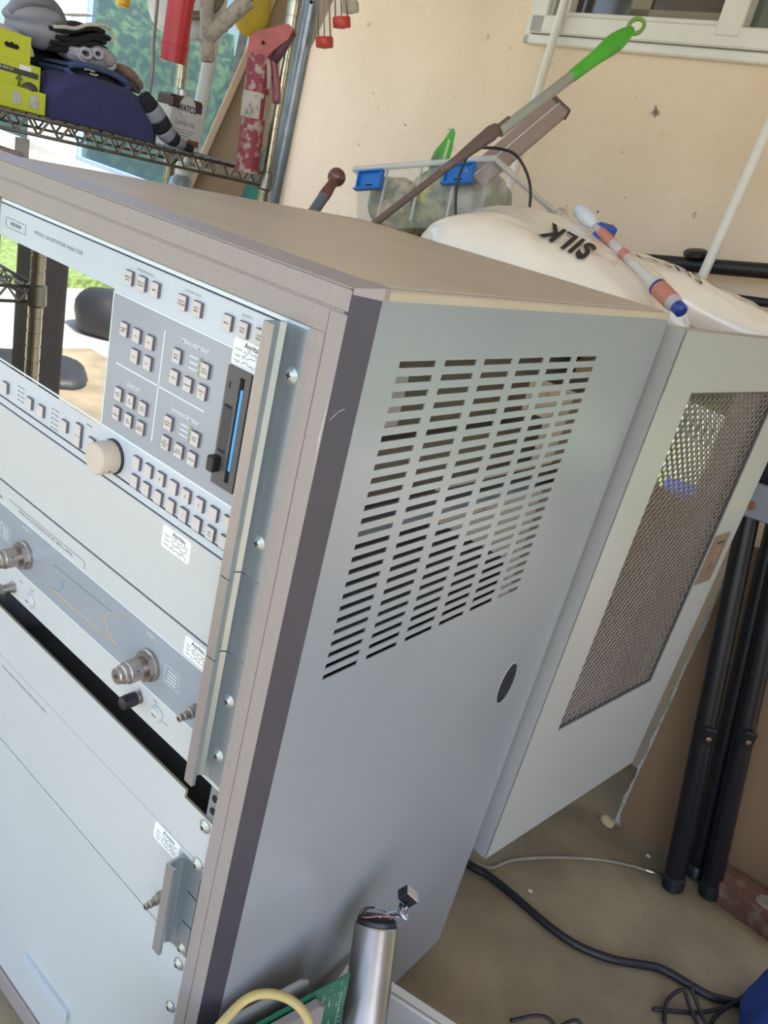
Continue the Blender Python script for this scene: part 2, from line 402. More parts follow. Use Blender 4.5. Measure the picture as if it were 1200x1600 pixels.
# ================================================================= CABINET
cab = thing('equipment_cabinet', (-.29, .33, 0), 'tall grey steel rack cabinet with taupe front frame and slotted side', 'cabinet')
XL, XR, OL, OR = -632, 0, -590, -40       # frame outer and opening edges
fr = MB()
def fb(mb, x0, x1, y0, y1, z0, z1, bev=.0): a, b_ = q(x0, y0, z0), q(x1, y1, z1); return mb.b(a.x, b_.x, a.y, b_.y, a.z, b_.z, bev)
ZB = -1352
fb(fr, XL, XR, 0, 18, -21, -1, .0015)                     # outer lip of the head, above the seam
fb(fr, XL, XR-21.5, 0.2, 18, -43, -22, .0006)
fb(fr, OR, -21.5, 0.2, 18, -43, ZB, .0006); fb(fr, -20.5, XR, 0, 18, -22, ZB, .001)
fb(fr, XL, OL, 0, 18, -43, ZB, .001); fb(fr, OL, OR, 0, 18, -1310, ZB, .001)
fb(fr, XL+2, XR-2, 1.2, 16, -3, -42); fb(fr, OR, -3, 1.4, 16, -40, ZB+1)
fr.build('front_frame', M_frame, cab)
# bevels: head bevel in taupe, side bevel in charcoal
MB().prism([(0, -1), (0, 0), (20, 6), (20, -10)], q(XL, 0, 0), Y*.001, Z*.001, X*.001, 632-1).build('head_bevel', M_frame, cab)
MB().prism([(0, 0), (16, 19), (16, 26), (-6, 26), (-6, 1)], q(0, 0, -1), X*.001, Y*.001, Z*-.001, 1350).build('side_bevel', M_dark, cab, label='charcoal bevelled edge strip')
MB().add([q(-1.5, 0, 0), q(0, 0, 0), q(16.4, 19.4, 5), q(16.4, 27, 5.2), q(-1.5, 27, 5.9), q(-1.5, 20, 6.2), q(0, 0, -5.2), q(16.4, 19.4, -5.2), q(16.4, 27, -5.2)], [(0, 1, 2, 3, 4, 5), (1, 6, 7, 2), (2, 7, 8, 3)]).build('bevel_corner', M_frame, cab)
sc_ = MB()
rs = random.Random(2)
for k in range(9):
    z_ = -80-8*k; sc_.tube([q(-1.5+rs.uniform(-1.5, .5), -.15, z_), q(-2.2+rs.uniform(-2, .6), -.15, z_-rs.uniform(14, 34))], rs.uniform(.00012, .0003), 4)
sc_.tube([q(2, 2.0, -112), q(6, 6.8, -103), q(9, 10.4, -100)], .0002, 4)
sc_.build('bright_scratch', paint('bare scratched metal', '#c9c4bd', .4, .05), cab, kind='stuff')
# side panel with 25 rows and 6 columns of slots, plus edge strip at the back
def slotted():
    mb = MB(); x1, x0 = .0161, .0146
    cols = [(62+70*i-.2*i, 62+70*i+54.6) for i in range(6)]
    rows = [(-56.6-14.06*j, -56.4-14.06*j-6.3) for j in range(25)]
    ys = [19]; [ys.extend(c) for c in cols]; ys += [646]
    zs = [-5]; [zs.extend(r) for r in rows]; zs += [-1295]
    hole = lambda i, j: i % 2 == 1 and j % 2 == 1
    for i in range(len(ys)-1):
        for j in range(len(zs)-1):
            a, b_ = ys[i]/1000, ys[i+1]/1000; c, d = H+zs[j]/1000, H+zs[j+1]/1000
            if not hole(i, j):
                mb.add([(x1, a, c), (x1, a, d), (x1, b_, d), (x1, b_, c)], [(0, 1, 2, 3)])
                mb.add([(x0, a, c), (x0, b_, c), (x0, b_, d), (x0, a, d)], [(0, 1, 2, 3)])
            else:
                P = [(a, c), (b_, c), (b_, d), (a, d)]
                for k in range(4):
                    p, r = P[k], P[(k+1) % 4]
                    mb.add([(x1, *p), (x1, *r), (x0, *r), (x0, *p)], [(0, 1, 2, 3)])
    return mb
slotted().build('slotted_side_panel', M_body, cab)
m = MB(); fb(m, 12, 16.1, 647.2, 668, -5, -1295, .0008); fb(m, 10, 15, 640, 666, -8, -1290); m.build('rear_corner_post', M_body, cab)
m = MB(); fb(m, 16.2, 16.5, 22, 80, -68, -118); m.build('clear_tape', film('clear tape', '#b9bcbc', .14, .2), cab, label='strip of clear tape by the slots')
# oval port: flat disc, the shade of a recess put into its black
m = MB()
def oval(ry, rz, x, n=28): return [Vector((x, .547+ry*math.cos(2*PI*k/n)*.001+.000*k, H-.598+rz*.001*math.sin(2*PI*k/n))) for k in range(n)]
a, b_, c = oval(27, 43, .0163), oval(26, 41.5, .0176), oval(23.5, 38.5, .0172); d = oval(22.5, 37.5, .0166)
n = 28; mb = MB(); mb.add(a+b_+c+d, [[i*n+k, i*n+(k+1) % n, (i+1)*n+(k+1) % n, (i+1)*n+k] for i in range(3) for k in range(n)])
mb.build('oval_port_rim', M_body, cab, True)
mb = MB(); mb.add(oval(23.2, 38.2, .0168), [list(range(n))]); mb.build('oval_port', M_void, cab, label='flat black oval, dark like the shade of a recess in the side panel')
# top sheet, far side, back, bottom, base
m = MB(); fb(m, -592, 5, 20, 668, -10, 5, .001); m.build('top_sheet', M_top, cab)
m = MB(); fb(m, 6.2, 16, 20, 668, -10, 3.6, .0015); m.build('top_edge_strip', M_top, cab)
m = MB(); fb(m, -600, -592, 18, 668, 3, -1295); m.build('left_side', M_body, cab)
m = MB(); fb(m, -592, 10, 20, 655, -1290, -1295); m.build('bottom_sheet', M_void, cab)
m = MB(); fb(m, -592, 10, 650, 667, -8, -60); fb(m, -592, -540, 650, 667, -60, -1290); fb(m, -592, 10, 650, 667, -1240, -1290); m.build('rear_opening_frame', M_body, cab)
m = MB(); fb(m, -585, -5, 30, 650, -1297, -1362); m.build('plinth', M_void, cab)
for xx in (-570, -25):
    for yy in (50, 620):
        m = MB(); m.cyl(q(xx, yy, -1362), q(xx, yy, -1375), .02, 14); m.build('levelling_foot', M_black, cab)
# inner rack rails with round holes seen in the gap
m = MB(); fb(m, -58, -42, 7, 9, -46, -1308)
m.build('rack_rail', M_alu, cab)
for z in (-565, -584, -602):
    m = MB(); m.cyl(q(-49, 6.9, z), q(-49, 6.0, z), .0045, 12); m.build('rail_hole', M_void, cab)
m = MB(); fb(m, -598, -575, 25, 30, -46, -1290); fb(m, -598, -575, 620, 650, -46, -1290); fb(m, -30, 8, 600, 640, -46, -1290); fb(m, -25, 5, 22, 48, -12, -1290)
m.build('inner_upright', paint('inner bracket zinc', '#7d7c75', .5, .1), cab)
for z in (-262, -545, -700):
    m = MB(); fb(m, -38, -12, 50, 600, z, z+24); m.build('slide_rail', paint('slide rail zinc', '#8d94a0', .4, .08, 10, 0, 50, .4), cab)

# rear door, swung open about its hinge
da = math.radians(83.1); DT = Vector((math.cos(da), math.sin(da), 0)); DN = Vector((DT.y, -DT.x, 0))
DP = Vector((.0387, .690, 0)); RD = frame(DT, DN, Z)
dz = lambda z: z/1000+.035
def dpt(s, z, n=0.): return DP+DT*(s/1000)+DN*(n/1000)+Z*dz(z)
def dbox(mb, s0, s1, z0, z1, n0, n1, bev=0.):
    return mb.box((dpt(s0, z0, n0)+dpt(s1, z1, n1))/2, (abs(s1-s0)/1000, abs(n1-n0)/1000, abs(z1-z0)/1000), RD, bev)
dm = MB()
dbox(dm, 0, 575, 1231, 1326, -2, 0); dbox(dm, 0, 575, 277, 557, -2, 0); dbox(dm, 0, 95, 557, 1231, -2, 0); dbox(dm, 464, 575, 557, 1231, -2, 0)
dbox(dm, 0, 2, 277, 1326, -40, 0); dbox(dm, 573, 575, 277, 1326, -26, 0); dbox(dm, 2, 573, 1324, 1326, -26, -2); dbox(dm, 2, 573, 277, 279, -26, -2)
rd = dm.build('rear_door', M_door, cab)
dm = MB(); dbox(dm, 93, 466, 555, 560, -14, -2); dbox(dm, 93, 466, 1228, 1233, -14, -2); dbox(dm, 93, 98, 557, 1231, -14, -2); dbox(dm, 461, 466, 557, 1231, -14, -2)
dm.build('opening_rim', M_drive, rd)
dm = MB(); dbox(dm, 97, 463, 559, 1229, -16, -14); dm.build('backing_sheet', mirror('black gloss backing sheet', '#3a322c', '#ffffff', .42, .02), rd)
gm = MB(); cw, ch, th = 19., 10.2, .9
ns = int(366/(cw/2)); nr = int(670/ch)
for r in range(nr+1):
    for k in range(ns):
        s0, s1 = 97+k*cw/2, 97+(k+1)*cw/2
        up = lambda kk: (ch/2-.35) if (kk+r) % 2 == 0 else -(ch/2-.35)
        z0, z1 = 561+r*ch+up(k), 561+r*ch+up(k+1)
        if max(z0, z1) > 1229: continue
        gm.add([dpt(s0, z0-th, -9), dpt(s1, z1-th, -9), dpt(s1, z1-th*.2, -6.2), dpt(s0, z0-th*.2, -6.2), dpt(s0, z0+th, -7), dpt(s1, z1+th, -7)],
               [(0, 1, 2, 3), (3, 2, 5, 4), (4, 5, 1, 0)])
gm.build('expanded_metal_grille', paint('dull grille metal', '#a39a91', .38, .08, 40, 0, 100, .6), rd, kind='stuff')
dm = MB(); dbox(dm, 467, 541, 803, 921, 0, 1.6, .0006); lp = dm.build('latch_plate', paint('bronze latch plate', '#8d7763', .4, .06, 12, 0, 50, .4), rd, label='bronze coloured latch plate')
dm = MB(); dbox(dm, 488, 522, 842, 893, 1.6, 2.6, .0006); dm.build('latch_paddle', paint('bronze latch paddle', '#9b846f', .35, .06, 12, 0, 50, .4), rd)
dm = MB(); dbox(dm, 492, 522, 899, 903, 1.4, 2.2); dm.build('latch_slot', M_black, rd)
dm = MB(); dbox(dm, 490, 520, 841, 845, 2.2, 4.5); dbox(dm, 490, 500, 845, 858, 2, 4.2); dm.build('latch_catch', M_nickel, rd)
# ================================================================= RACK UNITS
YF = 4.0
def plate(mb, x0, x1, z0, z1, y0=YF, y1=YF+3, bev=.0006): return fb(mb, x0, x1, y0, y1, z0, z1, bev)
def screw_mesh():
    mb = MB()
    mb.lathe([(.0062, 0), (.0085, .0005), (.0085, .0014), (.0066, .0028), (.0058, .0030), (.0042, .0046), (.0018, .0052)], (0, 0, 0), -Y, 18)
    mb.mi = 1; mb.box((0, -.0053, 0), (.0056, .0004, .0014)); mb.box((0, -.0053, 0), (.0014, .0004, .0056))
    return mb
def add_screws(parent, zs, x=-52.8):
    for k, z in enumerate(zs):
        if 'screw' not in PROTO:
            s = screw_mesh(); s.v = [(v[0]+q(x, YF, z).x, v[1]+q(x, YF, z).y, v[2]+q(x, YF, z).z) for v in s.v]
            ob = s.build('screw', [M_screw, M_inkdark], parent, True, angle=35)
            # rebase the mesh on its own origin so copies can share it
            loc = q(x, YF, z)-WO[parent.name]; ob.data.transform(Matrix.Translation(-loc)); ob.location = loc
            PROTO['screw'] = ob
        else: inst('screw', PROTO['screw'], parent, q(x, YF, z))
PROTO = {}
def handle(parent, z0, z1, segs=(), xw=-74., fl=13.5, dep=25.):
    """C section pull: web, front flange, curled lip"""
    cuts = [z0]+[c for c in segs]+[z1]
    for a, b_ in zip(cuts, cuts[1:]):
        mb = MB(); zt, zb = a-.5, b_+.5
        prof = [(xw, YF), (xw, YF-dep), (xw+fl, YF-dep), (xw+fl, YF-dep+4.5), (xw+fl-2.2, YF-dep+4.5), (xw+fl-2.2, YF-dep+2.4), (xw+4.2, YF-dep+2.4),
                (xw+3.0, YF-dep+6), (xw+3.2, YF-8), (xw+6.5, YF-3.2), (xw+12, YF-1.6), (-41, YF-1.6), (-41, YF)]
        mb.prism(prof, q(0, 0, zt), X*.001, Y*.001, Z*-.001, zt-zb)
        mb.build('pull_handle', M_alu, parent)
        f = MB(); fb(f, xw+.6, xw+fl-.6, YF-dep-.25, YF-dep, zt, zb); f.build('handle_face', M_anod, parent)
def sticker(parent, cx, cz, w_, h_, seed):
    n = 5; pts = []; r = 4
    for (sx, sz, a0) in ((1, 1, 0), (-1, 1, 90), (-1, -1, 180), (1, -1, 270)):
        for k in range(n):
            a = math.radians(a0+90*k/(n-1)); pts.append((cx+sx*(w_/2-r)+r*math.cos(a), cz+sz*(h_/2-r)+r*math.sin(a)))
    mb = MB(); mb.prism([(p[0], p[1]) for p in pts], q(0, YF-.5, 0), X*.001, Z*.001, Y*.001, .5)
    st = mb.build('sticker', M_white, parent, label='small white inspection sticker')
    t = MB(); t.text('Anritsu', q(cx+w_*.08, YF-.62, cz+h_*.32), X, Z, .0052, bold=.00012, sx=1.05)
    t.build('sticker_print', M_inkdark, st if st.parent is None else parent)
    rnd = random.Random(seed); s = MB()
    for row in range(3):
        zc = cz+h_*(.10-.20*row); x = cx-w_*.42
        s.mi = 0
        fb(s, x, x+w_*.2, YF-.58, YF-.5, zc, zc+.5); fb(s, x+2, x+w_*.16, YF-.58, YF-.5, zc-1.4, zc-1.0)
        x = cx-w_*.18; pts = []
        while x < cx+w_*.42:
            pts.append(q(x, YF-.62, zc+rnd.uniform(-2.2, 2.6))); x += rnd.uniform(1.0, 2.2)
        s.tube(spline(pts, 3), .00022, 4)
    s.build('sticker_handwriting', M_inkdark, parent)

# ---- analyser ----
ana = thing('network_analyzer', q(-315, 60, -303), 'light grey instrument with glossy black screen and many keys, topmost in the rack', 'instrument')
m = MB(); plate(m, OL+1, OR-.8, -50.5, -300); m.build('front_panel', M_panel, ana)
m = MB(); plate(m, OL+1, OR-.8, -44.5, -49.2, YF+1, YF+5); m.build('top_bezel_bar', M_pale, ana)
m = MB(); plate(m, OL+2, -97, -290.5, -300.2, YF-.6, YF, .0002); m.build('bottom_bezel_bar', M_panel, ana)
m = MB(); fb(m, OL+2, -60, YF-.75, YF-.4, -291.2, -289.6); fb(m, OL+2, -60, YF+2, YF+4, -302, -300.5); fb(m, OL, OR, YF+3, YF+8, -49.6, -50.8); m.build('bezel_gap', M_inkdark, ana)
m = MB(); plate(m, OL+2, -333, -88, -246, YF-.4, YF, .0002)
m.build('screen', mirror('glossy black screen', '#0a0b10', '#ffffff', .5, .015), ana, label='glossy black display screen mirroring the yard')
m = MB(); plate(m, -331.8, -78, -91.6, -241, YF-.45, YF, .0001); m.build('control_area', M_band, ana)
m = MB()
fb(m, -334, -78, YF-.7, YF, -89.9, -91.6); fb(m, -333.4, -331.8, YF-.7, YF, -90, -242); fb(m, OL+2, -78, YF-.7, YF, -241, -243.2)
fb(m, -238.6, -237.0, YF-.65, YF-.4, -105, -226); fb(m, -316, -161, YF-.65, YF-.4, -163.7, -165.2)
m.build('panel_lines', M_pale, ana)
def key_proto(parent, x, z, w_=12.6, h_=14.4):
    mb = MB(); d = 3.0
    mb.mi = 1; mb.box((0, -d/2000, 0), (w_/1000, d/1000, h_/1000)); mb.mi = 0
    mb.box((-.0002, -d/1000-.0001, -.0002), (w_/1000-.0006, .0006, h_/1000-.0006))
    c = q(x, YF-.4, z)-WO[parent.name]
    me_parent_off = WO[parent.name]
    mb.v = [(v[0]+me_parent_off.x, v[1]+me_parent_off.y, v[2]+me_parent_off.z) for v in mb.v]
    ob = mb.build('push_button', [M_key, M_keyside], parent); ob.location = c; WO[ob.name] = q(x, YF-.4, z); return ob
KEYS = [(-305.9, -69.8, 'MARKER|MENU'), (-282.6, -69.8, 'READOUT|MARKER'), (-259.6, -69.8, 'LIMITS'), (-214, -70.2, 'DEFAULT|PROGRAM'), (-190.4, -70.2, 'UTILITY|MENU'),
        (-144.8, -70, 'MENU'), (-121.6, -70, 'START|PRINT'), (-98.6, -70, 'STOP|PRINT'),
        (-304.6, -124, 'CHANNEL|MENU'), (-281.4, -124, 'CH 1'), (-258.1, -124, 'CH 2'), (-281, -146, 'CH 3'), (-257.5, -146, 'CH 4'),
        (-211.2, -123.6, 'SETUP|MENU'), (-166, -123.6, 'DATA|POINTS'), (-211.2, -145.7, 'HOLD'), (-188.7, -145.7, 'DOMAIN'), (-165.8, -145.7, 'DEVICE|ID'),
        (-302.6, -195.8, 'GRAPH|TYPE'), (-279.6, -195.8, 'SET|SCALE'), (-256.4, -195.8, 'AUTO|SCALE'), (-302.6, -218, 'S|PARAMS'), (-279.4, -218, 'REF|PLANE'), (-256.4, -218, 'TRACE|MEMORY'),
        (-210.8, -195, 'OPTION|MENU'), (-165.7, -195, 'VIDEO|IF BW'), (-210.8, -217.2, 'AVG/|SMOOTH|MENU'), (-188, -217.2, 'TRACE|SMOOTH'), (-166, -217.2, 'AVERAGE')]
row = [-256, -234, -211.5, -188.8, -166.7, -144, -121.3, -99.3]
for x, t in zip(row, ['-', '', '8', '', '4', '5', '', '']): KEYS.append((x, -259, t))
for x, t in zip(row, ['', '/', '', '', '1', '', 'MHz|m sec', '']): KEYS.append((x, -281, t))
KEYS += [(-551, -274.5, ''), (-488.4, -273.5, ''), (-460, -273.5, ''), (-405, -272.5, ''), (-374.2, -265.3, ''), (-374.2, -279.8, ''), (-345.4, -272, '')]
k0 = None; leg = MB()
for (x, z, t) in KEYS:
    if k0 is None: k0 = key_proto(ana, x, z)
    else: inst('push_button', k0, ana, q(x, YF-.4, z))
    lines = t.split('|') if t else []
    for i, ln in enumerate(lines):
        zz = z+(len(lines)-1)*1.5-i*3.0-.6
        leg.text(ln, q(x-.2, YF-3.95, zz), X, Z, .0019 if len(ln) > 1 else .0036, bold=.00005, sx=min(1., 6.2/max(1, len(ln))))
leg.build('key_legends', M_ink, ana)
m = MB()
for s_, x, z, h_ in [('MEASUREMENT', -188.5, -106.5, .0042), ('DISPLAY', -279.5, -180.5, .0042), ('ENHANCEMENT', -188.5, -180, .0042)]:
    m.text(s_, q(x, YF-.6, z), X, Z, h_, bold=.00008, spacing=1.12)
for (x0, z0) in ((-194, -118), (-194, -124), (-194, -130), (-194, -190), (-194, -195.5), (-194, -201)):
    fb(m, x0, x0+13, YF-.55, YF-.4, z0, z0+1.2)
m.build('white_lettering', M_pale, ana)
m = MB()
m.text('MODEL 360 NETWORK ANALYZER', q(-452, YF-.2, -67.5), X, Z, .0046, spacing=1.05, sx=1.02)
m.text('WILTRON', q(-549, YF-.2, -69.8), X, Z, .0040, bold=.00025)
for s_, x, z in [('MARKERS/LIMITS', -282, -58.2), ('SYSTEM STATE', -202, -58), ('OUTPUT', -122, -58)]: m.text(s_, q(x, YF-.2, z), X, Z, .0024, spacing=1.2)
for k, (x, z) in enumerate([(-520, -262), (-520, -268), (-520, -274), (-520, -280), (-437, -262), (-437, -268), (-437, -274), (-437, -280), (-437, -286)]):
    m.cyl(q(x, YF, z), q(x, YF-.5, z), .0012, 8); fb(m, x+4, x+14, YF-.2, YF, z-.5, z+.6)
fb(m, -362, -350, YF-.2, YF, -254, -252.8)
rp = [q(-549+24*max(-1, min(1, 1.25*math.cos(2*PI*k/32))), YF-.25, -69.8+5.6*max(-1, min(1, 1.5*math.sin(2*PI*k/32)))) for k in range(33)]
m.tube(rp, .0003, 4)
m.build('dark_lettering', M_ink, ana)
for (x, z) in ((-178.2, -116.5), (-178.2, -123.5), (-178.2, -130.5), (-178.2, -188), (-178.2, -195), (-178.2, -202)):
    m = MB(); fb(m, x, x+4, YF-1.0, YF, z-2.2, z+2.2); m.build('indicator_lamp', paint('olive lamp lens', '#7d8a56', .5, .05), ana)
# tuning knob
kc = q(-326.6+24, YF, -270.3)
m = MB(); m.lathe([(.0205, 0), (.0205, .002), (.0195, .0028)], kc, -Y, 36); m.build('knob_collar', M_black, ana, True, angle=30)
m = MB(); m.lathe([(.0185, .002), (.019, .004), (.0188, .023), (.0178, .0248), (.0168, .0255), (.005, .0258)], kc, -Y, 40); kn = m.build('tuning_knob', M_knob, ana, True, angle=30)
m = MB(); a = math.radians(-35); dd = Vector((math.cos(a), 0, math.sin(a))); m.cyl(kc+dd*.0185-Y*.014, kc+dd*.0194-Y*.014, .0013, 8); m.build('set_screw_hole', M_inkdark, kn)
# disk drive
m = MB(); x0, x1, z0, z1 = -131.5, -98.5, -106, -226.5
fb(m, x0, -112.5, YF-4.5, YF, z0, z1); fb(m, -106.0, x1, YF-4.5, YF, z0, z1); fb(m, -112.5, -106, YF-4.5, YF, z0, -112.5); fb(m, -112.5, -106, YF-4.5, YF, -219, z1)
dr = m.build('disk_drive_bezel', M_drive, ana)
m = MB(); fb(m, -112.3, -106.2, YF-.9, YF-.5, -112.7, -218.8); fb(m, -128.5, -117, YF-4.7, YF-4.45, -143, -192); fb(m, -126.3, -124.6, YF-4.7, YF-4.45, -121, -127); m.build('drive_slot', M_void, dr)
m = MB(); fb(m, -128, -116.5, YF-4.75, YF-4.6, -146, -189); m.build('drive_recess', paint('drive recess grey', '#3a3736', .6, .05), dr)
m = MB(); fb(m, -130.5, -120.5, YF-15, YF-4.4, -196, -212, .0012); m.build('eject_button', M_black, dr)
add_screws(ana, [-90.7, -258.9])
handle(ana, -47, -298, xw=-74)
sticker(ana, -111, -92.5, 46, 27, 3)
m = MB(); plate(m, -575, -60, -53, -300, 20, 120, 0); fb(m, -575, -48, 120, 560, -60, -110); fb(m, -575, -70, 120, 480, -110, -168)
fb(m, -575, -52, 120, 520, -170, -236)
m.build('chassis', paint('tan chassis plate', '#83755f', .5, .12, 4), ana)
disk = MB(); fb(disk, -110.9, -107.5, YF-3.6, YF-.95, -124, -207, .0004)
disk = disk.build('floppy_disk', M_blue); tag(disk, 'sky blue floppy disk sitting in the slot of the disk drive', 'disk')
# ---- filler panel under the analyser ----
fp = thing('filler_panel', q(-315, 8, -408), 'plain pale grey filler panel with a sticker, below the keypad instrument', 'panel')
m = MB(); plate(m, OL+1, OR-.8, -303.2, -406.8); m.build('panel_plate', M_blank, fp)
handle(fp, -298.5, -392.5, xw=-74)
sticker(fp, -174, -320, 50, 27, 5)
# ---- test set ----
ts = thing('test_set', q(-315, 60, -569), 'rack instrument with two large nickel ports on a slate band', 'instrument')
m = MB(); plate(m, OL+1, OR-.8, -409.6, -567.5); m.build('front_panel', M_blank, ts)
m = MB(); plate(m, OL+2, -60, -441.5, -520, YF-.4, YF, .0001); m.build('slate_band', M_band, ts)
m = MB(); fb(m, OL+2, -60, YF-.6, YF, -440, -441.6); fb(m, OL+2, -60, YF-.6, YF, -520, -521.3); m.build('band_edges', M_pale, ts)
m = MB(); fb(m, OL, OR, YF+2, YF+5, -407.2, -409.4); m.build('panel_gap', M_inkdark, ts)
m = MB(); m.text('MODEL 3621 ACTIVE DEVICE TEST SET  40MHz to 60GHz', q(-435, YF-.2, -432.2), X, Z, .0042, sx=.94)
m.tube([q(-530, YF-.2, -427), q(-342, YF-.2, -427), q(-338.5, YF-.2, -430), q(-338.5, YF-.2, -437)], .0004, 4)
m.text('WILTRON', q(-562, YF-.2, -433), X, Z, .0042, bold=.0002); m.text('BIAS', q(-485, YF-.2, -534), X, Z, .0026); m.text('FUSE', q(-455, YF-.2, -532), X, Z, .0026)
m.text('BIAS', q(-200, YF-.2, -531), X, Z, .0028); m.text('FUSE', q(-170, YF-.2, -528), X, Z, .0028); m.text('0.5A', q(-146, YF-.2, -545), X, Z, .0028)
m.build('dark_lettering', M_ink, ts)
m = MB(); m.text('PORT 1', q(-478, YF-.6, -450), X, Z, .0038, spacing=1.25); m.text('PORT 2', q(-191, YF-.6, -450), X, Z, .0038, spacing=1.25)
for bx in (-161, -548):
    m.tube([q(bx, YF-.6, -469), q(bx+27, YF-.6, -469), q(bx+27, YF-.6, -492), q(bx, YF-.6, -492), q(bx, YF-.6, -469)], .00035, 4)
    for k in range(4): fb(m, bx+5, bx+22, YF-.55, YF-.4, -474-k*4.4, -475.2-k*4.4)
m.build('white_lettering', M_pale, ts)
m = MB(); m.tube([q(-409, YF-.6, -503), q(-255, YF-.6, -499.5)], .0006, 5)
m.tube(spline([q(-253, YF-.6, -462), q(-268, YF-.6, -462), q(-280, YF-.6, -468), q(-284, YF-.6, -479), q(-278, YF-.6, -489), q(-262, YF-.6, -499.5)], 6), .0006, 5)
m.build('yellow_line', paint('amber print', '#c9a673', .6, .02), ts)
m = MB(); m.tube([q(-408, YF-.6, -466), q(-253, YF-.6, -461.5)], .0004, 5); m.tube(spline([q(-385, YF-.6, -476), q(-382, YF-.6, -486), q(-390, YF-.6, -496), q(-409, YF-.6, -502)], 6), .0003, 5)
m.build('green_line', paint('green print', '#4f7f78', .6, .02), ts)
def port(x, z):
    c = q(x, YF-.4, z); mb = MB()
    mb.lathe([(.020, 0), (.020, .004), (.0165, .0048), (.0165, .006)], c, -Y, 30)
    pp = mb.build('port_connector', M_nickel, ts, True, angle=30)
    mb = MB(); mb.lathe([(.0185, .004), (.0185, .011)], c, -Y, 6); mb.build('hex_flange', M_nickel, pp)
    mb = MB(); mb.lathe([(.010, .011), (.010, .016), (.0135, .0165), (.0135, .031), (.0125, .032), (.0115, .032), (.0115, .037), (.0098, .038), (.0098, .043), (.0088, .0445), (.003, .0445)], c, -Y, 30); mb.build('coupling_nut', M_nickel, pp, True, angle=30)
    mb = MB(); mb.cyl(c-Y*.0444, c-Y*.0449, .0028, 12); mb.build('port_bore', M_inkdark, pp)
    for a in (30, 150, 270):
        mb = MB(); a = math.radians(a); d = Vector((math.cos(a), 0, math.sin(a))); mb.cyl(c+d*.0134-Y*.024, c+d*.0137-Y*.024, .0012, 8); mb.build('spanner_hole', M_inkdark, pp)
port(-189, -487); port(-478, -487)
def sma(parent, x, z, name='coaxial_connector'):
    c = q(x, YF, z); mb = MB()
    mb.lathe([(.0088, 0), (.0088, .004)], c, -Y, 6); s = mb.build(name, M_nickel, parent)
    mb = MB(); mb.lathe([(.0062, .004), (.0062, .011), (.0048, .0115), (.0048, .019), (.0042, .0195), (.0042, .025), (.0032, .0255)], c, -Y, 16); mb.build('barrel', M_nickel, s, True, angle=30)
    mb = MB(); mb.cyl(c-Y*.0255, c-Y*.0258, .0024, 10); mb.build('bore', M_inkdark, s)
sma(ts, -98, -492)
def bnc(x, z, cap):
    c = q(x, YF, z); mb = MB(); mb.lathe([(.0085, 0), (.0085, .002), (.0068, .0025), (.0068, .012), (.006, .018)], c, -Y, 18); s = mb.build('bias_connector', M_nickel, ts, True, angle=30)
    if cap:
        mb = MB(); mb.lathe([(.0086, .006), (.0088, .018), (.008, .024), (.005, .026)], c, -Y, 18); mb.build('rubber_cap', M_black, s, True, angle=40, label='black rubber cap')
bnc(-200, -541, True); bnc(-505, -553, False)
for x, z in ((-163, -541), (-457, -548)):
    c = q(x, YF, z); mb = MB(); mb.lathe([(.0105, 0), (.0105, .002), (.0096, .003), (.0085, .0055), (.002, .0058)], c, -Y, 24); fz = mb.build('fuse_cap', M_blank, ts, True, angle=30)
    mb = MB(); mb.box(c-Y*.0059, (.008, .0004, .0018)); mb.build('fuse_slot', M_ink, fz)
add_screws(ts, [-414.8*1.08, -521.6])
handle(ts, -393.3, -560, xw=-74, segs=())
sticker(ts, -116, -426, 40, 25, 8)
m = MB(); plate(m, -575, -60, -411, -560, 20, 560, 0); m.build('chassis', paint('grey chassis plate', '#60656a', .5, .1, 4), ts)
# ---- filler panel with notch, below the black gap ----
fn = thing('notched_panel', q(-315, 8, -685), 'pale grey strip panel with notched corner below the open black gap', 'panel')
m = MB(); m.prism([(OL+1, -605), (-94, -605), (-94, -616), (OR-.8, -616), (OR-.8, -683.8), (OL+1, -683.8)], q(0, YF, 0), X*.001, Z*.001, Y*.001, 3); m.build('panel_plate', M_blank, fn)
m = MB(); fb(m, OL+1, -94, YF-.1, YF+3, -604.2, -605); fb(m, -94.7, -93.8, YF-.1, YF+3, -605, -616.2); fb(m, -94, OR-.8, YF-.1, YF+3, -615.2, -616); m.build('cut_edge', paint('bare yellowed edge', '#8c8770', .5, .05), fn)
add_screws(fn, [-626.5])
# ---- source panel ----
sp = thing('signal_source', q(-315, 60, -834), 'pale grey rack panel with small pull handle and one coaxial connector', 'instrument')
m = MB(); plate(m, OL+1, OR-.8, -685.6, -832.5); m.build('front_panel', M_blank, sp)
m = MB(); m.text('MODEL 360SS45  SYSTEM SIGNAL SOURCE  10MHz to 50GHz', q(-460, YF-.2, -700), X, Z, .0042, sx=.82); m.build('dark_lettering', M_ink, sp)
handle(sp, -690, -836, xw=-79)
m = MB()
for z in (-737, -786): fb(m, -60, OR-.8, YF-1.8, YF-1.55, z, z+2)
fb(m, OR-2.2, OR-.2, YF-2.2, YF, -700, -832); m.build('handle_gap', M_inkdark, sp)
sma(sp, -103, -787)
add_screws(sp, [-667.6-18.5+.0, -840.5+12]); sticker(sp, -112, -700, 50, 27, 11)
m = MB(); plate(m, -575, -60, -690, -825, 20, 560, 0); m.build('chassis', MATS['grey chassis plate'], sp)
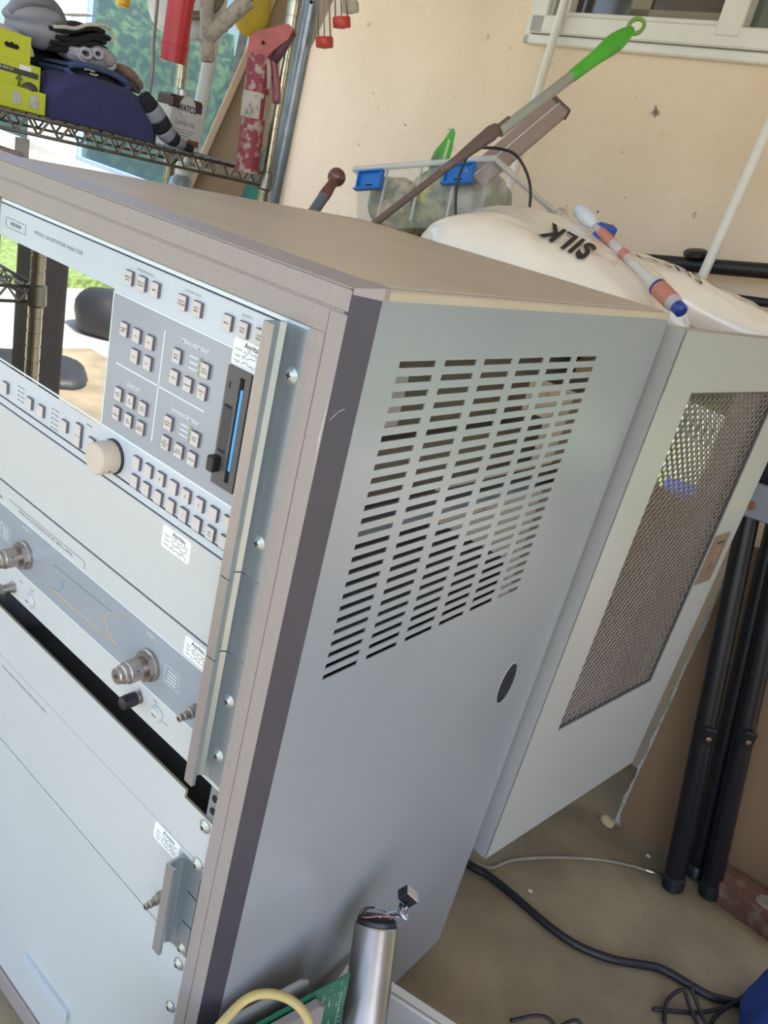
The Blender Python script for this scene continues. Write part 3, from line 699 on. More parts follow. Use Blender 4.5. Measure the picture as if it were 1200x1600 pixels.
# ---- bottom panel ----
bp_ = thing('bottom_panel', q(-315, 8, -1309), 'large blank pale grey panel with a moulded finger pull, lowest in the rack', 'panel')
m = MB(); plate(m, OL+1, OR-.8, -835.4, -1307.5); m.build('panel_plate', M_blank, bp_)
m = MB(); m.prism([(-395, 0), (-266, 2), (-262, -4), (-262, -24), (-266, -27), (-372, -27), (-388, -22)], q(0, YF-6, -1189), X*.001, Z*.001, Y*.001, 6.5); m.build('finger_pull', M_panel, bp_)
m = MB(); fb(m, -284, -266, YF-6.6, YF-6, -1206, -1216, .0003); m.build('pull_lip', M_blank, bp_)
add_screws(bp_, [-858, -938.8, -1210])

# ================================================================= BEHIND THE CABINET
# ---- wire shelving unit at the left (front edge runs away from the camera) ----
SA = Vector((-1.1045, .882, 1.398)); SD = Vector((.0693, -.9976, .0190)).normalized(); SB = Vector((-.9976, -.0693, 0))
M_wire = paint('dull chrome wire', '#837e74', .3, .12, 60, 0, 100, .85)
shelf = thing('wire_shelving_unit', (-1.22, .3, 0), 'chrome wire shelving unit loaded with clothes, left behind the grey cabinet', 'shelving')
SL, SW = 1.17, .34
def sp3(a, b_, z=0.): return SA+SD*a+SB*b_+Z*z
def wire_shelf(dz_):
    def truss(p0, p1, name):
        mb = MB(); up = Z*(.002+dz_); dn = Z*(-.026+dz_); L = (p1-p0).length; n = max(3, int(L/.042))
        mb.tube([p0+up, p1+up], .0034, 6); mb.tube([p0+dn, p1+dn], .0034, 6)
        for k in range(n):
            a = lerp(p0, p1, k/n); b_ = lerp(p0, p1, (k+.5)/n); c = lerp(p0, p1, (k+1)/n)
            mb.tube([a+up, b_+dn], .0026, 5, False); mb.tube([b_+dn, c+up], .0026, 5, False)
        return mb.build(name, M_wire, shelf, True)
    truss(sp3(.012, 0), sp3(SL-.012, 0), 'front_truss'); truss(sp3(.012, SW), sp3(SL-.012, SW), 'rear_truss')
    truss(sp3(0, .012), sp3(0, SW-.012), 'end_truss'); truss(sp3(SL, .012), sp3(SL, SW-.012), 'end_truss')
    mb = MB()
    for k in range(1, 46):
        a = SL*k/46; mb.tube([sp3(a, -.004, .006+dz_), sp3(a, SW+.004, .006+dz_)], .0019, 5, False)
    for k in range(1, 4): mb.tube([sp3(.01, SW*k/4, -.002+dz_), sp3(SL-.01, SW*k/4, -.002+dz_)], .0026, 5, False)
    mb.build('wire_deck', M_wire, shelf, True, kind='stuff')
    for (a, b_) in ((0, 0), (SL, 0), (0, SW), (SL, SW)):
        mb = MB(); c = sp3(a, b_); mb.lathe([(.0155, -.034), (.019, -.030), (.0175, .006), (.0150, .008)], (c.x, c.y, c.z+dz_), Z, 16); mb.build('post_collar', M_wire, shelf, True, angle=40)
wire_shelf(0.); wire_shelf(.56); wire_shelf(-.30); wire_shelf(-1.1)
for (a, b_) in ((0, 0), (SL, 0), (0, SW), (SL, SW)):
    mb = MB(); c = sp3(a, b_); prof = [(.0135, 0)]
    z = .03
    while z < 2.08:
        prof += [(.0135, z-.0022), (.0118, z-.0016), (.0118, z+.0016), (.0135, z+.0022)]; z += .0288
    prof += [(.0135, 2.1), (.010, 2.105)]
    mb.lathe(prof, (c.x, c.y, 0), Z, 14); mb.build('post', paint('brassy chrome post', '#a29b88', .22, .12, 40, 0, 100, .9), shelf, True, angle=30)

M_navy = paint('navy knit cloth', '#33335a', .95, .10, 60, .25, 700)
M_navy2 = paint('blue denim cloth', '#39486a', .95, .2, 30, .3, 500)
M_blackcloth = paint('black fleece', '#16161d', .95, .2, 20, .4, 300)
M_greycloth = paint('light grey fleece', '#8b8b92', .95, .10, 14, .35, 400)
M_cream = paint('cream canvas', '#b9b3a4', .9, .08, 20, .3, 400)
M_brown = paint('brown suede', '#7d675d', .9, .15, 20, .3, 300)
zt = lambda a: (SA+SD*a).z+.008
# navy half-round cushion standing along the front of the shelf
cu = MB()
def cush(u, v):
    a = PI*u; r = Vector((math.cos(a), math.sin(a))); s_ = math.sin(PI*v)**.35; e = 1-.16*(1-s_)
    al = .465+.125*math.copysign(abs(r.x)**.8, r.x)*e*1.0
    zz = (.090*abs(r.y)**.75)*e
    bb = .02+.10*v
    al2 = .432+.135*math.copysign(abs(r.x)**.75, r.x)*e
    return sp3(al2, bb, .008+zz)
cu.grid(cush, 40, 12)
n0 = [cush(i/40, 0) for i in range(41)]; n1 = [cush(i/40, 1) for i in range(41)]
cu.add(n0, [list(range(41))]); cu.add(n1, [list(range(41))[::-1]])
cs = cu.build('lumbar_cushion', M_navy, smooth=True, angle=60); tag(cs, 'navy half-round cushion standing on the wire shelf', 'cushion')
# yellow-green hang box
bx = thing('garden_kit_box', sp3(.64, .02, .008), 'bright yellow green retail box with hang tab and black print on the wire shelf', 'box')
M_lime = paint('lime card', '#b7bd2c', .55, .05, 10)
BA, BD, BU = SD, -SB, Z        # box: width along shelf, depth towards room, up
def bpnt(a, d, u): return sp3(.566, .03, .008)+BA*a+BD*d*.0+SB*(-d)+Z*u
RB = frame(BA, SB, Z)
mb = MB(); c = bpnt(.075, 0, .038); mb.box(c+SB*.035, (.150, .066, .076), RB, .001); mb.build('carton', M_lime, bx)
mb = MB(); mb.box(bpnt(.075, 0, .018)+SB*-.004, (.152, .026, .036), RB, .001); mb.build('front_step', M_lime, bx)
mb = MB(); mb.prism([(0, 0), (.13, 0), (.13, .036), (.118, .042), (.0, .042)], bpnt(.02, 0, .076)+SB*.004, BA, Z, SB, .0012)
mb.build('hang_tab', M_lime, bx)
mb = MB(); mb.prism([(-.014, 0), (-.01, .004), (-.004, .003), (0, .006), (.004, .003), (.01, .004), (.014, 0), (.01, -.004), (-.01, -.004)], bpnt(.055, 0, .097)+SB*.0028, BA, Z, SB, .001); mb.build('hang_hole', M_void, bx)
mb = MB()
mb.box(bpnt(.075, 0, .060)+SB*.0012, (.14, .001, .009), RB); mb.box(bpnt(.11, 0, .083)+SB*.003, (.05, .001, .006), RB); mb.build('dark_print_band', paint('charcoal print', '#3d4034', .6, .04), bx)
mb = MB(); mb.box(bpnt(.03, 0, .068)+SB*.0012, (.022, .001, .008), RB); mb.build('barcode_label', M_white, bx); mb = MB(); mb.box(bpnt(.115, 0, .069)+SB*.0012, (.02, .001, .006), RB); mb.build('pink_print', paint('pink print', '#c98a7a', .6, .04), bx)
mb = MB(); mb.text('SPRINKLER DRIP KIT', bpnt(.075, 0, .0606)+SB*.0005, -BA, Z, .0038); mb.build('white_lettering', M_pale, bx)
for k, a in enumerate((.105, .04)):
    mb = MB(); mb.prism([(0, .012), (.007, 0), (.002, .001), (.002, -.009), (-.002, -.009), (-.002, .001), (-.007, 0)], bpnt(a, 0, .047)+SB*.0008, BA, Z, SB, .001); mb.build('tree_print', paint('grey green print', '#5d6238', .6, .04), bx)
for k, a in enumerate((.022, .055, .095)):
    mb = MB(); mb.box(bpnt(a, 0, .018)+SB*-.0178, (.016, .001, .020), RB); mb.build('picture_label', paint('pale label print', '#a9a8a2', .6, .2, 90), bx)
mb = MB(); mb.blob(bpnt(.026, 0, .036)+SB*-.009, BA*.016, SB*.008, Z*.012, 16, 10, .1, 40); mb.build('drip_emitter', paint('charcoal emitter plastic', '#3d3d3d', .5, .05), bx, True)
# clothes heaped behind
M_dkgreen = paint('dark green black fabric', '#1e2422', .95, .2, 20, .3, 300)
def cloth(name, c, U, V, W, mat, label, cat, amp=.12, fr=9., e=.9, seed=1, extra=None):
    o = MB().blob(c, U, V, W, 40, 24, amp, fr, e, seed).build(name, mat, smooth=True); tag(o, label, cat); return o
cloth('fleece_bundle', sp3(.53, .235, .072), SD*.13, SB*.075, Z*.07, M_dkgreen, 'dark green-black rolled fleece behind the yellow green box', 'clothing', .12, 14, .7, 4)
cloth('wool_jacket', sp3(.40, .235, .072), SD*.09, SB*.085, Z*.055, M_blackcloth, 'black rolled jacket behind the navy cushion', 'clothing', .12, 12, .7, 6)
# grey beanie
be = thing('grey_beanie', sp3(.60, .14, .13), 'crumpled light grey fleece hat on top of the clothes pile, upper left', 'hat')
bc = sp3(.520, .135, .158)
ff = lambda p: 1-.16*math.exp(-((p.x*.6+p.z*.8)/.18)**2)
mb = MB().blob(bc, (SD*.050+Z*.014), SB*.045, (Z*.036-SD*.022), 44, 28, .10, 22, .85, 5, ff); mb.build('crown', M_greycloth, be, True)
mb = MB(); pts = [bc+(SD*.050+Z*.014)*math.cos(a)*1.02*.95+(Z*.036-SD*.022)*math.sin(a)*1.02*.95-SB*(.02+.012*math.sin(2*a)) for a in [PI*k/20*1.25-.3 for k in range(21)]]
mb.tube(pts, [.007+.004*math.sin(PI*k/20) for k in range(21)], 10); mb.build('cuff', paint('grey ribbed cuff', '#77777f', .95, .1, 20, .3, 400), be, True)
# folded black garment with cream edge
fg = thing('folded_sweater', sp3(.45, .2, .12), 'folded black sweater with cream edges at the top of the pile', 'clothing')
def fold_z(u): return .148-.030*u**1.6+.004*math.sin(7*u)
for k in range(4):
    mb = MB()
    def sl(u, v, k=k): return sp3(.392+.116*u-.003*k*math.cos(3*k), .095+.14*v, fold_z(u)+.0093*k+.002*math.sin(9*v+k+5*u))
    mb.grid(sl, 18, 10); mb.grid(lambda u, v, k=k: sl(u, v, k)+Z*.0078, 18, 10)
    for row_ in ([sl(i/18, 0) for i in range(19)], [sl(i/18, 1) for i in range(19)], [sl(0, i/18) for i in range(19)], [sl(1, i/18) for i in range(19)]):
        e1 = [p+Z*.0078 for p in row_]; mb.add(row_+e1, [[i, i+1, 19+i+1, 19+i] for i in range(18)])
    mb.tube([sl(i/18, 0)+Z*.0039 for i in range(19)], .0042, 8)
    mb.build('fold', M_blackcloth, fg, True, angle=40)
mb = MB(); mb.tube([sp3(.390+.120*k/18, .092, fold_z(k/18)+.0395+.001*math.sin(k)) for k in range(19)], .0034, 8)
mb.tube(spline([sp3(.390, .092, .187), sp3(.383, .092, .180), sp3(.384, .092, .166)], 5), .0032, 8); mb.build('cream_trim', M_cream, fg, True)
mb = MB(); mb.box(sp3(.435, .13, .196), (.055, .04, .0015), RC0 if False else frame(SD, SB, Z) @ Matrix.Rotation(.28, 3, 'Y')); mb.build('card_tag', M_cream, fg)
# rolled socks seen end on, and the blue cloth under them
so = thing('rolled_socks', sp3(.43, .08, .1), 'rolled pale grey socks with two open ends on top of the blue cloth', 'socks')
def ring_(mb, ca, cz, ra, rz, b0, b1, th=.0035, t0=0., t1=2*PI, n=28):
    P0 = [sp3(ca+ra*math.cos(t0+(t1-t0)*k/n), b0, cz+rz*math.sin(t0+(t1-t0)*k/n)) for k in range(n+1)]
    mb.tube(P0, th, 8, True)
    mb.grid(lambda u, v: sp3(ca+ra*math.cos(t0+(t1-t0)*u), b0+(b1-b0)*v, cz+rz*math.sin(t0+(t1-t0)*u)), n, 4)
mb = MB(); ring_(mb, .464, .131, .0115, .0075, .055, .12); ring_(mb, .438, .137, .0095, .0070, .055, .12); ring_(mb, .437, .126, .040, .0125, .058, .13, .0035, PI*.92, PI*2.05)
mb.build('open_cuff', paint('pale grey knit', '#a3a0a8', .95, .08, 30, .3, 400), so, True)
mb = MB(); mb.blob(sp3(.436, .095, .122), SD*.042, SB*.035, Z*.0125, 26, 14, .08, 24, .85, 8); mb.build('sole', M_greycloth, so, True)
mb = MB(); mb.blob(sp3(.404, .095, .135), SD*.026, SB*.035, Z*.0195, 26, 16, .08, 24, .9, 3); mb.build('toe', paint('taupe knit', '#94898a', .95, .1, 20, .3, 300), so, True)
bl = thing('blue_folded_towel', sp3(.44, .1, .1), 'dark blue folded cloth with black lining lying on top of the navy cushion', 'towel')
mb = MB(); ring_(mb, .443, .0965, .068, .0155, .040, .13, .0058, PI*.10, PI*2.02); mb.build('towel_loop', M_navy2, bl, True)
mb = MB(); mb.blob(sp3(.440, .085, .0955), SD*.062, SB*.042, Z*.0135, 30, 14, .06, 20, .8, 3); mb.build('towel_core', M_blackcloth, bl, True)
mb = MB(); mb.tube(spline([sp3(.475, .040, .104), sp3(.465, .040, .106), sp3(.452, .041, .1045)], 5), .0022, 6); mb.tube(spline([sp3(.462, .040, .0995), sp3(.452, .040, .099), sp3(.445, .041, .101)], 5), .0018, 6); mb.build('reflective_print', M_cream, bl, True)
gl = thing('suede_glove', sp3(.33, .1, .08), 'brown suede glove drooping at the right end of the pile', 'glove')
mb = MB().blob(sp3(.338, .105, .122), (SD*-.024-Z*.007), SB*.025, (Z*.012-SD*.004), 26, 16, .1, 18, .85, 2); mb.build('palm', M_brown, gl, True)
for k, pts_ in enumerate(([(.325, .118), (.316, .111), (.309, .103)], [(.330, .110), (.319, .100), (.306, .0965)], [(.336, .108), (.331, .098), (.318, .0915)], [(.318, .122), (.308, .115), (.303, .110)])):
    mb = MB(); mb.tube(spline([sp3(a, .085+.010*k, z) for a, z in pts_], 5), [.0068]*8+[.006, .0055, .004], 10); mb.build('finger', paint('dark brown suede', '#5d4a43', .9, .15, 20, .3, 300) if k in (1, 2) else M_brown, gl, True)
# striped sock hanging over the cushion end
st = thing('striped_sock', sp3(.25, .02, .0), 'black and grey striped sock lying down the end of the navy cushion', 'sock')
pa = spline([sp3(.352, .022, .088), sp3(.318, .020, .060), sp3(.288, .018, .033), sp3(.258, .016, .022), sp3(.222, .014, .014)], 7); N = len(pa)-1
for k in range(7):
    i0, i1 = int(N*k/7), int(N*(k+1)/7)
    mb = MB(); seg_ = pa[i0:i1+1]; mb.tube(seg_, [.009+.011*math.sin(PI*min(1, .15+j/N)) for j in range(i0, i1+1)], 14); mb.build('stripe', M_blackcloth if k % 2 == 0 else paint('grey sock stripe', '#7e7f88', .95, .1), st, True)
pc = cloth('pale_cap', sp3(.600, .12, .112), SD*.048, SB*.05, Z*.026, paint('off white felt', '#a8a49f', .9, .06), 'off-white rounded felt pad behind the yellow green box', 'cap', .03, 8, .85, 3)
rim = MB(); rim.tube(spline([sp3(.605, .07, .098), sp3(.590, .065, .108), sp3(.572, .065, .112), sp3(.564, .066, .099)], 6), .005, 8); rb = rim.build('canvas_strap', M_cream, smooth=True); tag(rb, 'cream canvas strap curling above the yellow green box', 'strap')

# paint can on the shelf
can = thing('oil_can', sp3(.135, .2, .008), 'white and brown rectangular tin lettered WATCO DANISH OIL on the wire shelf', 'can')
cc = sp3(.110, .20, 0.); can.location = cc; WO[can.name] = Vector(cc)
RC = frame(SD, SB, Z); M_canw = paint('white tin print', '#c9c6c2', .35, .04, 12, 0, 100, .2); M_canb = paint('brown tin print', '#4a322b', .35, .06, 12, 0, 100, .2)
mb = MB(); mb.box(cc+Z*.058, (.098, .05, .116), RC, .006); mb.build('tin_body', M_canw, can)
mb = MB(); mb.box(cc+Z*.102-SB*.0012, (.099, .052, .030), RC, .006); mb.build('brown_band', M_canb, can)
mb = MB(); mb.lathe([(.018, 0), (.018, .012), (.016, .014)], cc+Z*.119, Z, 20); mb.build('screw_cap', M_screw, can, True, angle=30)
mb = MB(); mb.cyl(cc+Z*.096-SB*.0268, cc+Z*.096-SB*.0278, .024, 28); mb.build('round_label', M_canw, can)
mb = MB(); mb.text('WATCO', cc+Z*.094-SB*.0284, -SD, Z, .0135, bold=.0006, sx=.80)
mb.build('brand_lettering', M_inkdark, can)
mb = MB(); mb.text('DANISH OIL', cc+Z*.062-SB*.0256, -SD, Z, .0100, sx=.78); 
for k in range(3): mb.box(cc+Z*(.048-.006*k)-SB*.0254, (.06-.012*k, .0004, .0012), RC)
mb.build('product_lettering', M_ink, can)
mb = MB(); mb.box(cc+Z*.024-SD*.03-SB*.0254, (.034, .0004, .014), RC); mb.build('wood_picture', paint('wood print', '#7a4b32', .4, .1), can)
# ---- things under / beside the shelf ----
lb = thing('cardboard_box', sp3(.70, .14, -.29), 'tan cardboard box with purple edge on the lower shelf at far left', 'box')
mb = MB(); mb.box(sp3(.70, .14, -.176), (.24, .18, .226), RC, .002); mb.build('carton', paint('tan corrugated card', '#a98a68', .85, .08, 8), lb)
mb = MB(); mb.box(sp3(.70, .048, -.077), (.242, .004, .02), RC); mb.build('purple_stripe', paint('violet tape', '#8c6aa0', .6, .05), lb)
pb = MB(); pb.box(sp3(.66, .0, -.1925), (.13, .085, .193), RC @ Matrix.Rotation(.03, 3, 'Y'), .002); pb = pb.build('white_carton', paint('white carton', '#c7c3c4', .7, .05)); tag(pb, 'white carton standing on the lower shelf in front of the tan box', 'box')
an = thing('slotted_angle', sp3(.553, .10, -.29), 'white slotted steel angle standing under the shelf at far left', 'angle')
ac = sp3(.553, .10, 0); ac.z = 1.118
mb = MB(); mb.box(ac+Z*.125, (.028, .0025, .25), RC); mb.box(ac+Z*.125+SD*-.013+SB*.013, (.0025, .028, .25), RC); mb.build('angle_bar', paint('chipped cream angle paint', '#bfb8a8', .6, .12, 30), an)
for k in range(5):
    mb = MB(); cz = ac+Z*(.035+.045*k); mb.box(cz-SB*.0014+SD*.003, (.008, .0006, .020), RC, .0002); mb.build('slot_hole', paint('rust', '#7a5230', .8, .2, 50), an)

# ---- leaning stock at the shelf end ----
def rod(name, p, d, z0, z1, r, mat, label, cat, seg=16):
    p, d = Vector(p), Vector(d).normalized(); a = p+d*((z0-p.z)/d.z); b_ = p+d*((z1-p.z)/d.z)
    mb = MB(); mb.lathe([(r*.86, 0), (r, 0), (r, (b_-a).length), (r*.86, (b_-a).length)], a, b_-a, seg); o = mb.build(name, mat, smooth=True, angle=40); tag(o, label, cat); return o
M_galv = paint('galvanised steel', '#8e979f', .34, .14, 30, .06, 120, .7)
gp = rod('galvanised_pipe', (-1.153, .958, 1.338), (.024, -.004, .443), .0, 2.3, .0195, M_galv, 'galvanised steel pipe leaning upright at the end of the wire shelves', 'pipe')
hd = Vector((.73, -.68, 0)).normalized(); hc = Vector((-1.1293, .9541, 1.774))
hb = MB(); hb.cyl(hc+hd*.0188, hc+hd*.0198, .004, 12); hb.build('bolt_hole', M_void, gp)
pv = rod('white_plastic_pipe', (-1.447, .922, 1.403), (.028, .007, .352), .0, 2.25, .0165, paint('white PVC', '#d8d6cf', .35, .03), 'white plastic pipe leaning behind the wire shelf', 'pipe')
M_plank = paint('weathered oak board', '#a58d72', .7, .14, 3, .1, 80)
pk = thing('leaning_plank', (-1.70, .95, 0), 'long tan wooden board leaning behind the wire shelf beside the galvanised pipe', 'board')
a0 = Vector((-1.555, 1.021, 1.298)); a1 = Vector((-1.445, 1.125, 1.81)); b0 = Vector((-1.495, 1.097, 1.315)); dd = (a1-a0).normalized()
wv = (b0-a0); wv = (wv-dd*wv.dot(dd)); wl = wv.length; wv.normalize(); nv = dd.cross(wv).normalized()
if nv.dot(Vector((1, -1, 0))) < 0: nv = -nv
pa0 = a0-dd*(a0.z/dd.z); pa1 = a0+dd*((2.4-a0.z)/dd.z)
mb = MB(); Lk = (pa1-pa0).length; mb.box((pa0+pa1)/2+wv*.065+nv*-.012, (.13, .022, Lk), frame(wv, nv.cross(wv).cross(wv).normalized() if False else dd.cross(wv), dd), .002); mb.build('board_face', M_plank, pk)
mb = MB(); mb.box((pa0+pa1)/2+wv*-.010+nv*.004, (.020, .034, Lk), frame(wv, dd.cross(wv), dd), .003); mb.build('pale_edge_strip', paint('pale planed edge', '#c7ad94', .7, .08, 5), pk, label='pale planed edge strip')
gs = rod('perforated_strut', (-1.745, 1.268, 1.573), (.03, .02, .6), .0, 2.3, .017, paint('spangled zinc strut', '#8b939a', .45, .25, 60, .1, 100, .5), 'grey spangled metal strut standing behind the white plastic pipe', 'strut', 4)

# ---- caulking guns and hanging bits ----
M_redc = paint('chipped red paint', '#8e2b3b', .55, .2, 55, .3, 120, col2='#a08d84', thr=(.50, .62), detail=8)
M_red = paint('red gun enamel', '#b0202a', .35, .1, 20)
M_crust = paint('crusted caulk', '#b9b1a3', .85, .14, 55, .7, 90, col2='#857a6e', thr=(.52, .68), detail=8)
def half_pipe(mb, a, b_, r, open_dir, span=1.25*PI, seg=18, th=.002, n=14, jag=0.):
    a, b_ = Vector(a), Vector(b_); d = (b_-a).normalized(); o = Vector(open_dir); o = (o-d*o.dot(d)).normalized(); s_ = d.cross(o)
    def fn(rr): return lambda u, v: lerp(a, b_, v)+(-(o)*math.cos((u-.5)*span)+s_*math.sin((u-.5)*span))*(rr+jag*noise.noise(Vector((u*7, v*9, 1))))
    mb.grid(fn(r), seg, n); mb.grid(fn(r-th), seg, n)
    f0, f1 = fn(r), fn(r-th)
    for u in (0, 1):
        P = [f0(u, k/n) for k in range(n+1)]+[f1(u, k/n) for k in range(n+1)]; mb.add(P, [[k, k+1, n+2+k, n+1+k] for k in range(n)])
    for v in (0, 1):
        P = [f0(k/seg, v) for k in range(seg+1)]+[f1(k/seg, v) for k in range(seg+1)]; mb.add(P, [[k, k+1, seg+2+k, seg+1+k] for k in range(seg)])
cg = thing('weathered_caulking_gun', (-1.073, .795, 1.39), 'weathered red caulking gun crusted with caulk, standing nose down at the shelf end', 'caulking gun')
ga, gb = Vector((-1.073, .796, 1.400)), Vector((-1.077, .787, 1.632)); gd = (gb-ga).normalized()
ro = Vector((.7407, .4146*0+.6, 0)).normalized(); RGT = Vector((.82, .57, 0)).normalized(); VW = Vector((-.55, .83, 0)).normalized()
mb = MB(); half_pipe(mb, ga, gb, .0265, VW*1.0+RGT*.3, 1.35*PI, 20, .002, 16, .0015); mb.build('cradle', M_redc, cg, True, angle=50)
mb = MB(); mb.lathe([(.0285, 0), (.0285, .012), (.0265, .014)], ga-gd*.004, gd, 20); mb.lathe([(.024, .0), (.006, .001)], ga-gd*.005, gd, 20); mb.build('nose_cap', M_redc, cg, True, angle=40)
mb = MB(); mb.lathe([(.0278, 0), (.0278, .05), (.027, .052)], ga+gd*.108-RGT*.001, gd, 20); mb.build('caulk_crust', M_crust, cg, True, angle=40)
up_ = Z*1.0
hp = gb-VW*.012
mb = MB(); mb.prism([(-.022, -.012), (.018, -.006), (.030, .012), (.058, .040), (.066, .062), (.054, .068), (-.010, .040), (-.024, .026)], gb-VW*.012, RGT, Z, -VW, .009); mb.build('handle_bracket', paint('salmon red paint', '#a8544f', .55, .2, 40, .2, 100), cg)
mb = MB(); mb.tube([gb+RGT*.060+Z*.060, gb+RGT*.040+Z*.020, gb+RGT*.030-Z*.005], [.011, .013, .010], 10); mb.build('grip', paint('maroon paint', '#5b3a45', .5, .15, 30), cg, True)
mb = MB(); mb.tube(spline([gb+RGT*.026+Z*.004, gb+RGT*.036-Z*.025, gb+RGT*.046-Z*.055, gb+RGT*.050-Z*.085], 6), [.009]*18+[.006], 8); mb.build('trigger', paint('dull red trigger', '#8a4852', .5, .2, 40), cg, True)
mb = MB(); mb.tube(spline([gb+RGT*.014+Z*.004-VW*.012, gb+RGT*.026-Z*.022-VW*.012, gb+RGT*.032-Z*.062-VW*.01], 6), .0055, 8); mb.build('catch_lever', paint('bare tan lever', '#a08d80', .5, .15, 40), cg, True)
mb = MB(); mb.cyl(gb-VW*.0215+Z*.022+RGT*.008, gb-VW*.0225+Z*.022+RGT*.008, .004, 10); mb.build('pivot_hole', M_void, cg)
rg = thing('red_caulking_gun', (-1.244, .686, 1.58), 'bright red open caulking gun cradle hanging above the rectangular tin', 'caulking gun')
r0, r1 = Vector((-1.247, .688, 1.578)), Vector((-1.228, .684, 1.95)); rd_ = (r1-r0).normalized()
mb = MB(); half_pipe(mb, r0, r1, .030, -RGT-VW*.2, 1.5*PI, 20, .002, 16); mb.build('cradle', M_red, rg, True, angle=50)
mb = MB(); mb.lathe([(.0315, .0), (.0315, .004), (.030, .005)], r0+rd_*.028, rd_, 22); mb.lathe([(.0315, 0), (.0315, .004), (.030, .005)], r0+rd_*.125, rd_, 22); mb.build('cradle_ring', M_red, rg, True, angle=40)
mb = MB(); mb.lathe([(.028, 0), (.02, .002), (.012, .003)], r0+rd_*.004, rd_, 20); mb.build('end_plate', paint('dark red plate', '#7b1a22', .4, .1), rg, True)
mb = MB(); mb.tube([r1, r1+Z*.035], .004, 8); mb.build('hook', M_steel, rg, True)
def crust(name, a, b_, r, label, open_end=True):
    a, b_ = Vector(a), Vector(b_); t = thing(name, a, label, 'caulking gun'); d = (b_-a).normalized(); L = (b_-a).length
    mb = MB(); pr = [(r*.8, 0), (r, .002), (r*1.04, .02), (r*.98, .022)]
    n = 10
    for k in range(1, n+1): pr.append((r*(.96+.05*math.sin(k*2.1)), .022+(L-.022)*k/n))
    mb.lathe(pr, a, d, 16); mb.build('crusted_barrel', M_crust, t, True, angle=60)
    mb = MB(); mb.cyl(a-d*.0006, a-d*.0012, r*.72, 16); mb.build('red_bore', paint('dusty red bore', '#9c3a38', .7, .1), t)
    mb = MB(); mb.lathe([(r*1.06, 0), (r*1.06, .010)], a+d*.045, d, 16); mb.build('ring', M_crust, t, True, angle=40); return t
crust('crusted_caulking_gun', (-1.279, .806, 1.603), (-1.300, .758, 1.93), .0165, 'cream crusted caulking gun hanging straight down beside the white plastic pipe')
c2 = crust('slanted_caulking_gun', (-1.285, .795, 1.647), (-1.222, .856, 1.748), .018, 'cream crusted caulking gun tilted sideways in front of the white plastic pipe')
mb = MB(); mb.tube([(-1.24, .838, 1.722), (-1.235, .85, 1.80), (-1.235, .85, 1.945)], .0035, 8); mb.build('rod', M_steel, c2, True)
mb = MB(); mb.tube([(-1.222, .856, 1.748), (-1.195, .88, 1.785)], .006, 8); mb.build('plunger_rod', M_steel, c2, True)
# white bag with coiled hose
wb = MB().blob((-1.405, .815, 1.745), RGT*.085, VW*.03, Z*.105, 30, 18, .08, 10, .7, 2); wb = wb.build('white_plastic_bag', film('white bag film', '#d9d9d6', .92, .3), smooth=True); tag(wb, 'white plastic bag hanging behind the bright red caulking gun', 'bag')
ho = MB()
for k in range(3):
    c = Vector((-1.345, .80, 1.745+.006*k)); R_ = .050+.010*k; ho.tube([c+RGT*R_*math.cos(t)+Z*R_*math.sin(t)-VW*.006*k for t in [2*PI*j/36 for j in range(37)]], .0065, 8, False)
ho = ho.build('coiled_hose', paint('grey brown hose', '#6f675c', .5, .1), smooth=True); tag(ho, 'coil of grey brown hose hanging over the white bag', 'hose')
cd = MB(); cd.tube(spline([(-1.380, .720, 1.95), (-1.385, .73, 1.70), (-1.391, .736, 1.61), (-1.388, .739, 1.56), (-1.396, .742, 1.47)], 6), .0038, 8); cd = cd.build('hanging_cord', paint('dusty beige cord', '#8d8378', .8, .1, 40), smooth=True); tag(cd, 'thin beige cord hanging down behind the clothes pile', 'cord')
y1 = MB(); y1.lathe([(.012, 0), (.016, .004), (.016, .12), (.012, .124)], (-1.511, .724, 1.676), Z, 18); y1 = y1.build('yellow_tool', paint('yellow plastic', '#d8a51e', .4, .05), smooth=True, angle=40); tag(y1, 'yellow plastic handle hanging near the top left', 'handle')
y2 = MB(); y2.blob((-1.47, 1.07, 1.77), RGT*.05, VW*.012, Z*.062, 24, 14, .02, 6, .9, 1); y2 = y2.build('yellow_disc', paint('dirty yellow plastic', '#b79a1e', .5, .15, 20), smooth=True); tag(y2, 'dirty yellow disc hanging behind the slanted caulking gun', 'disc')
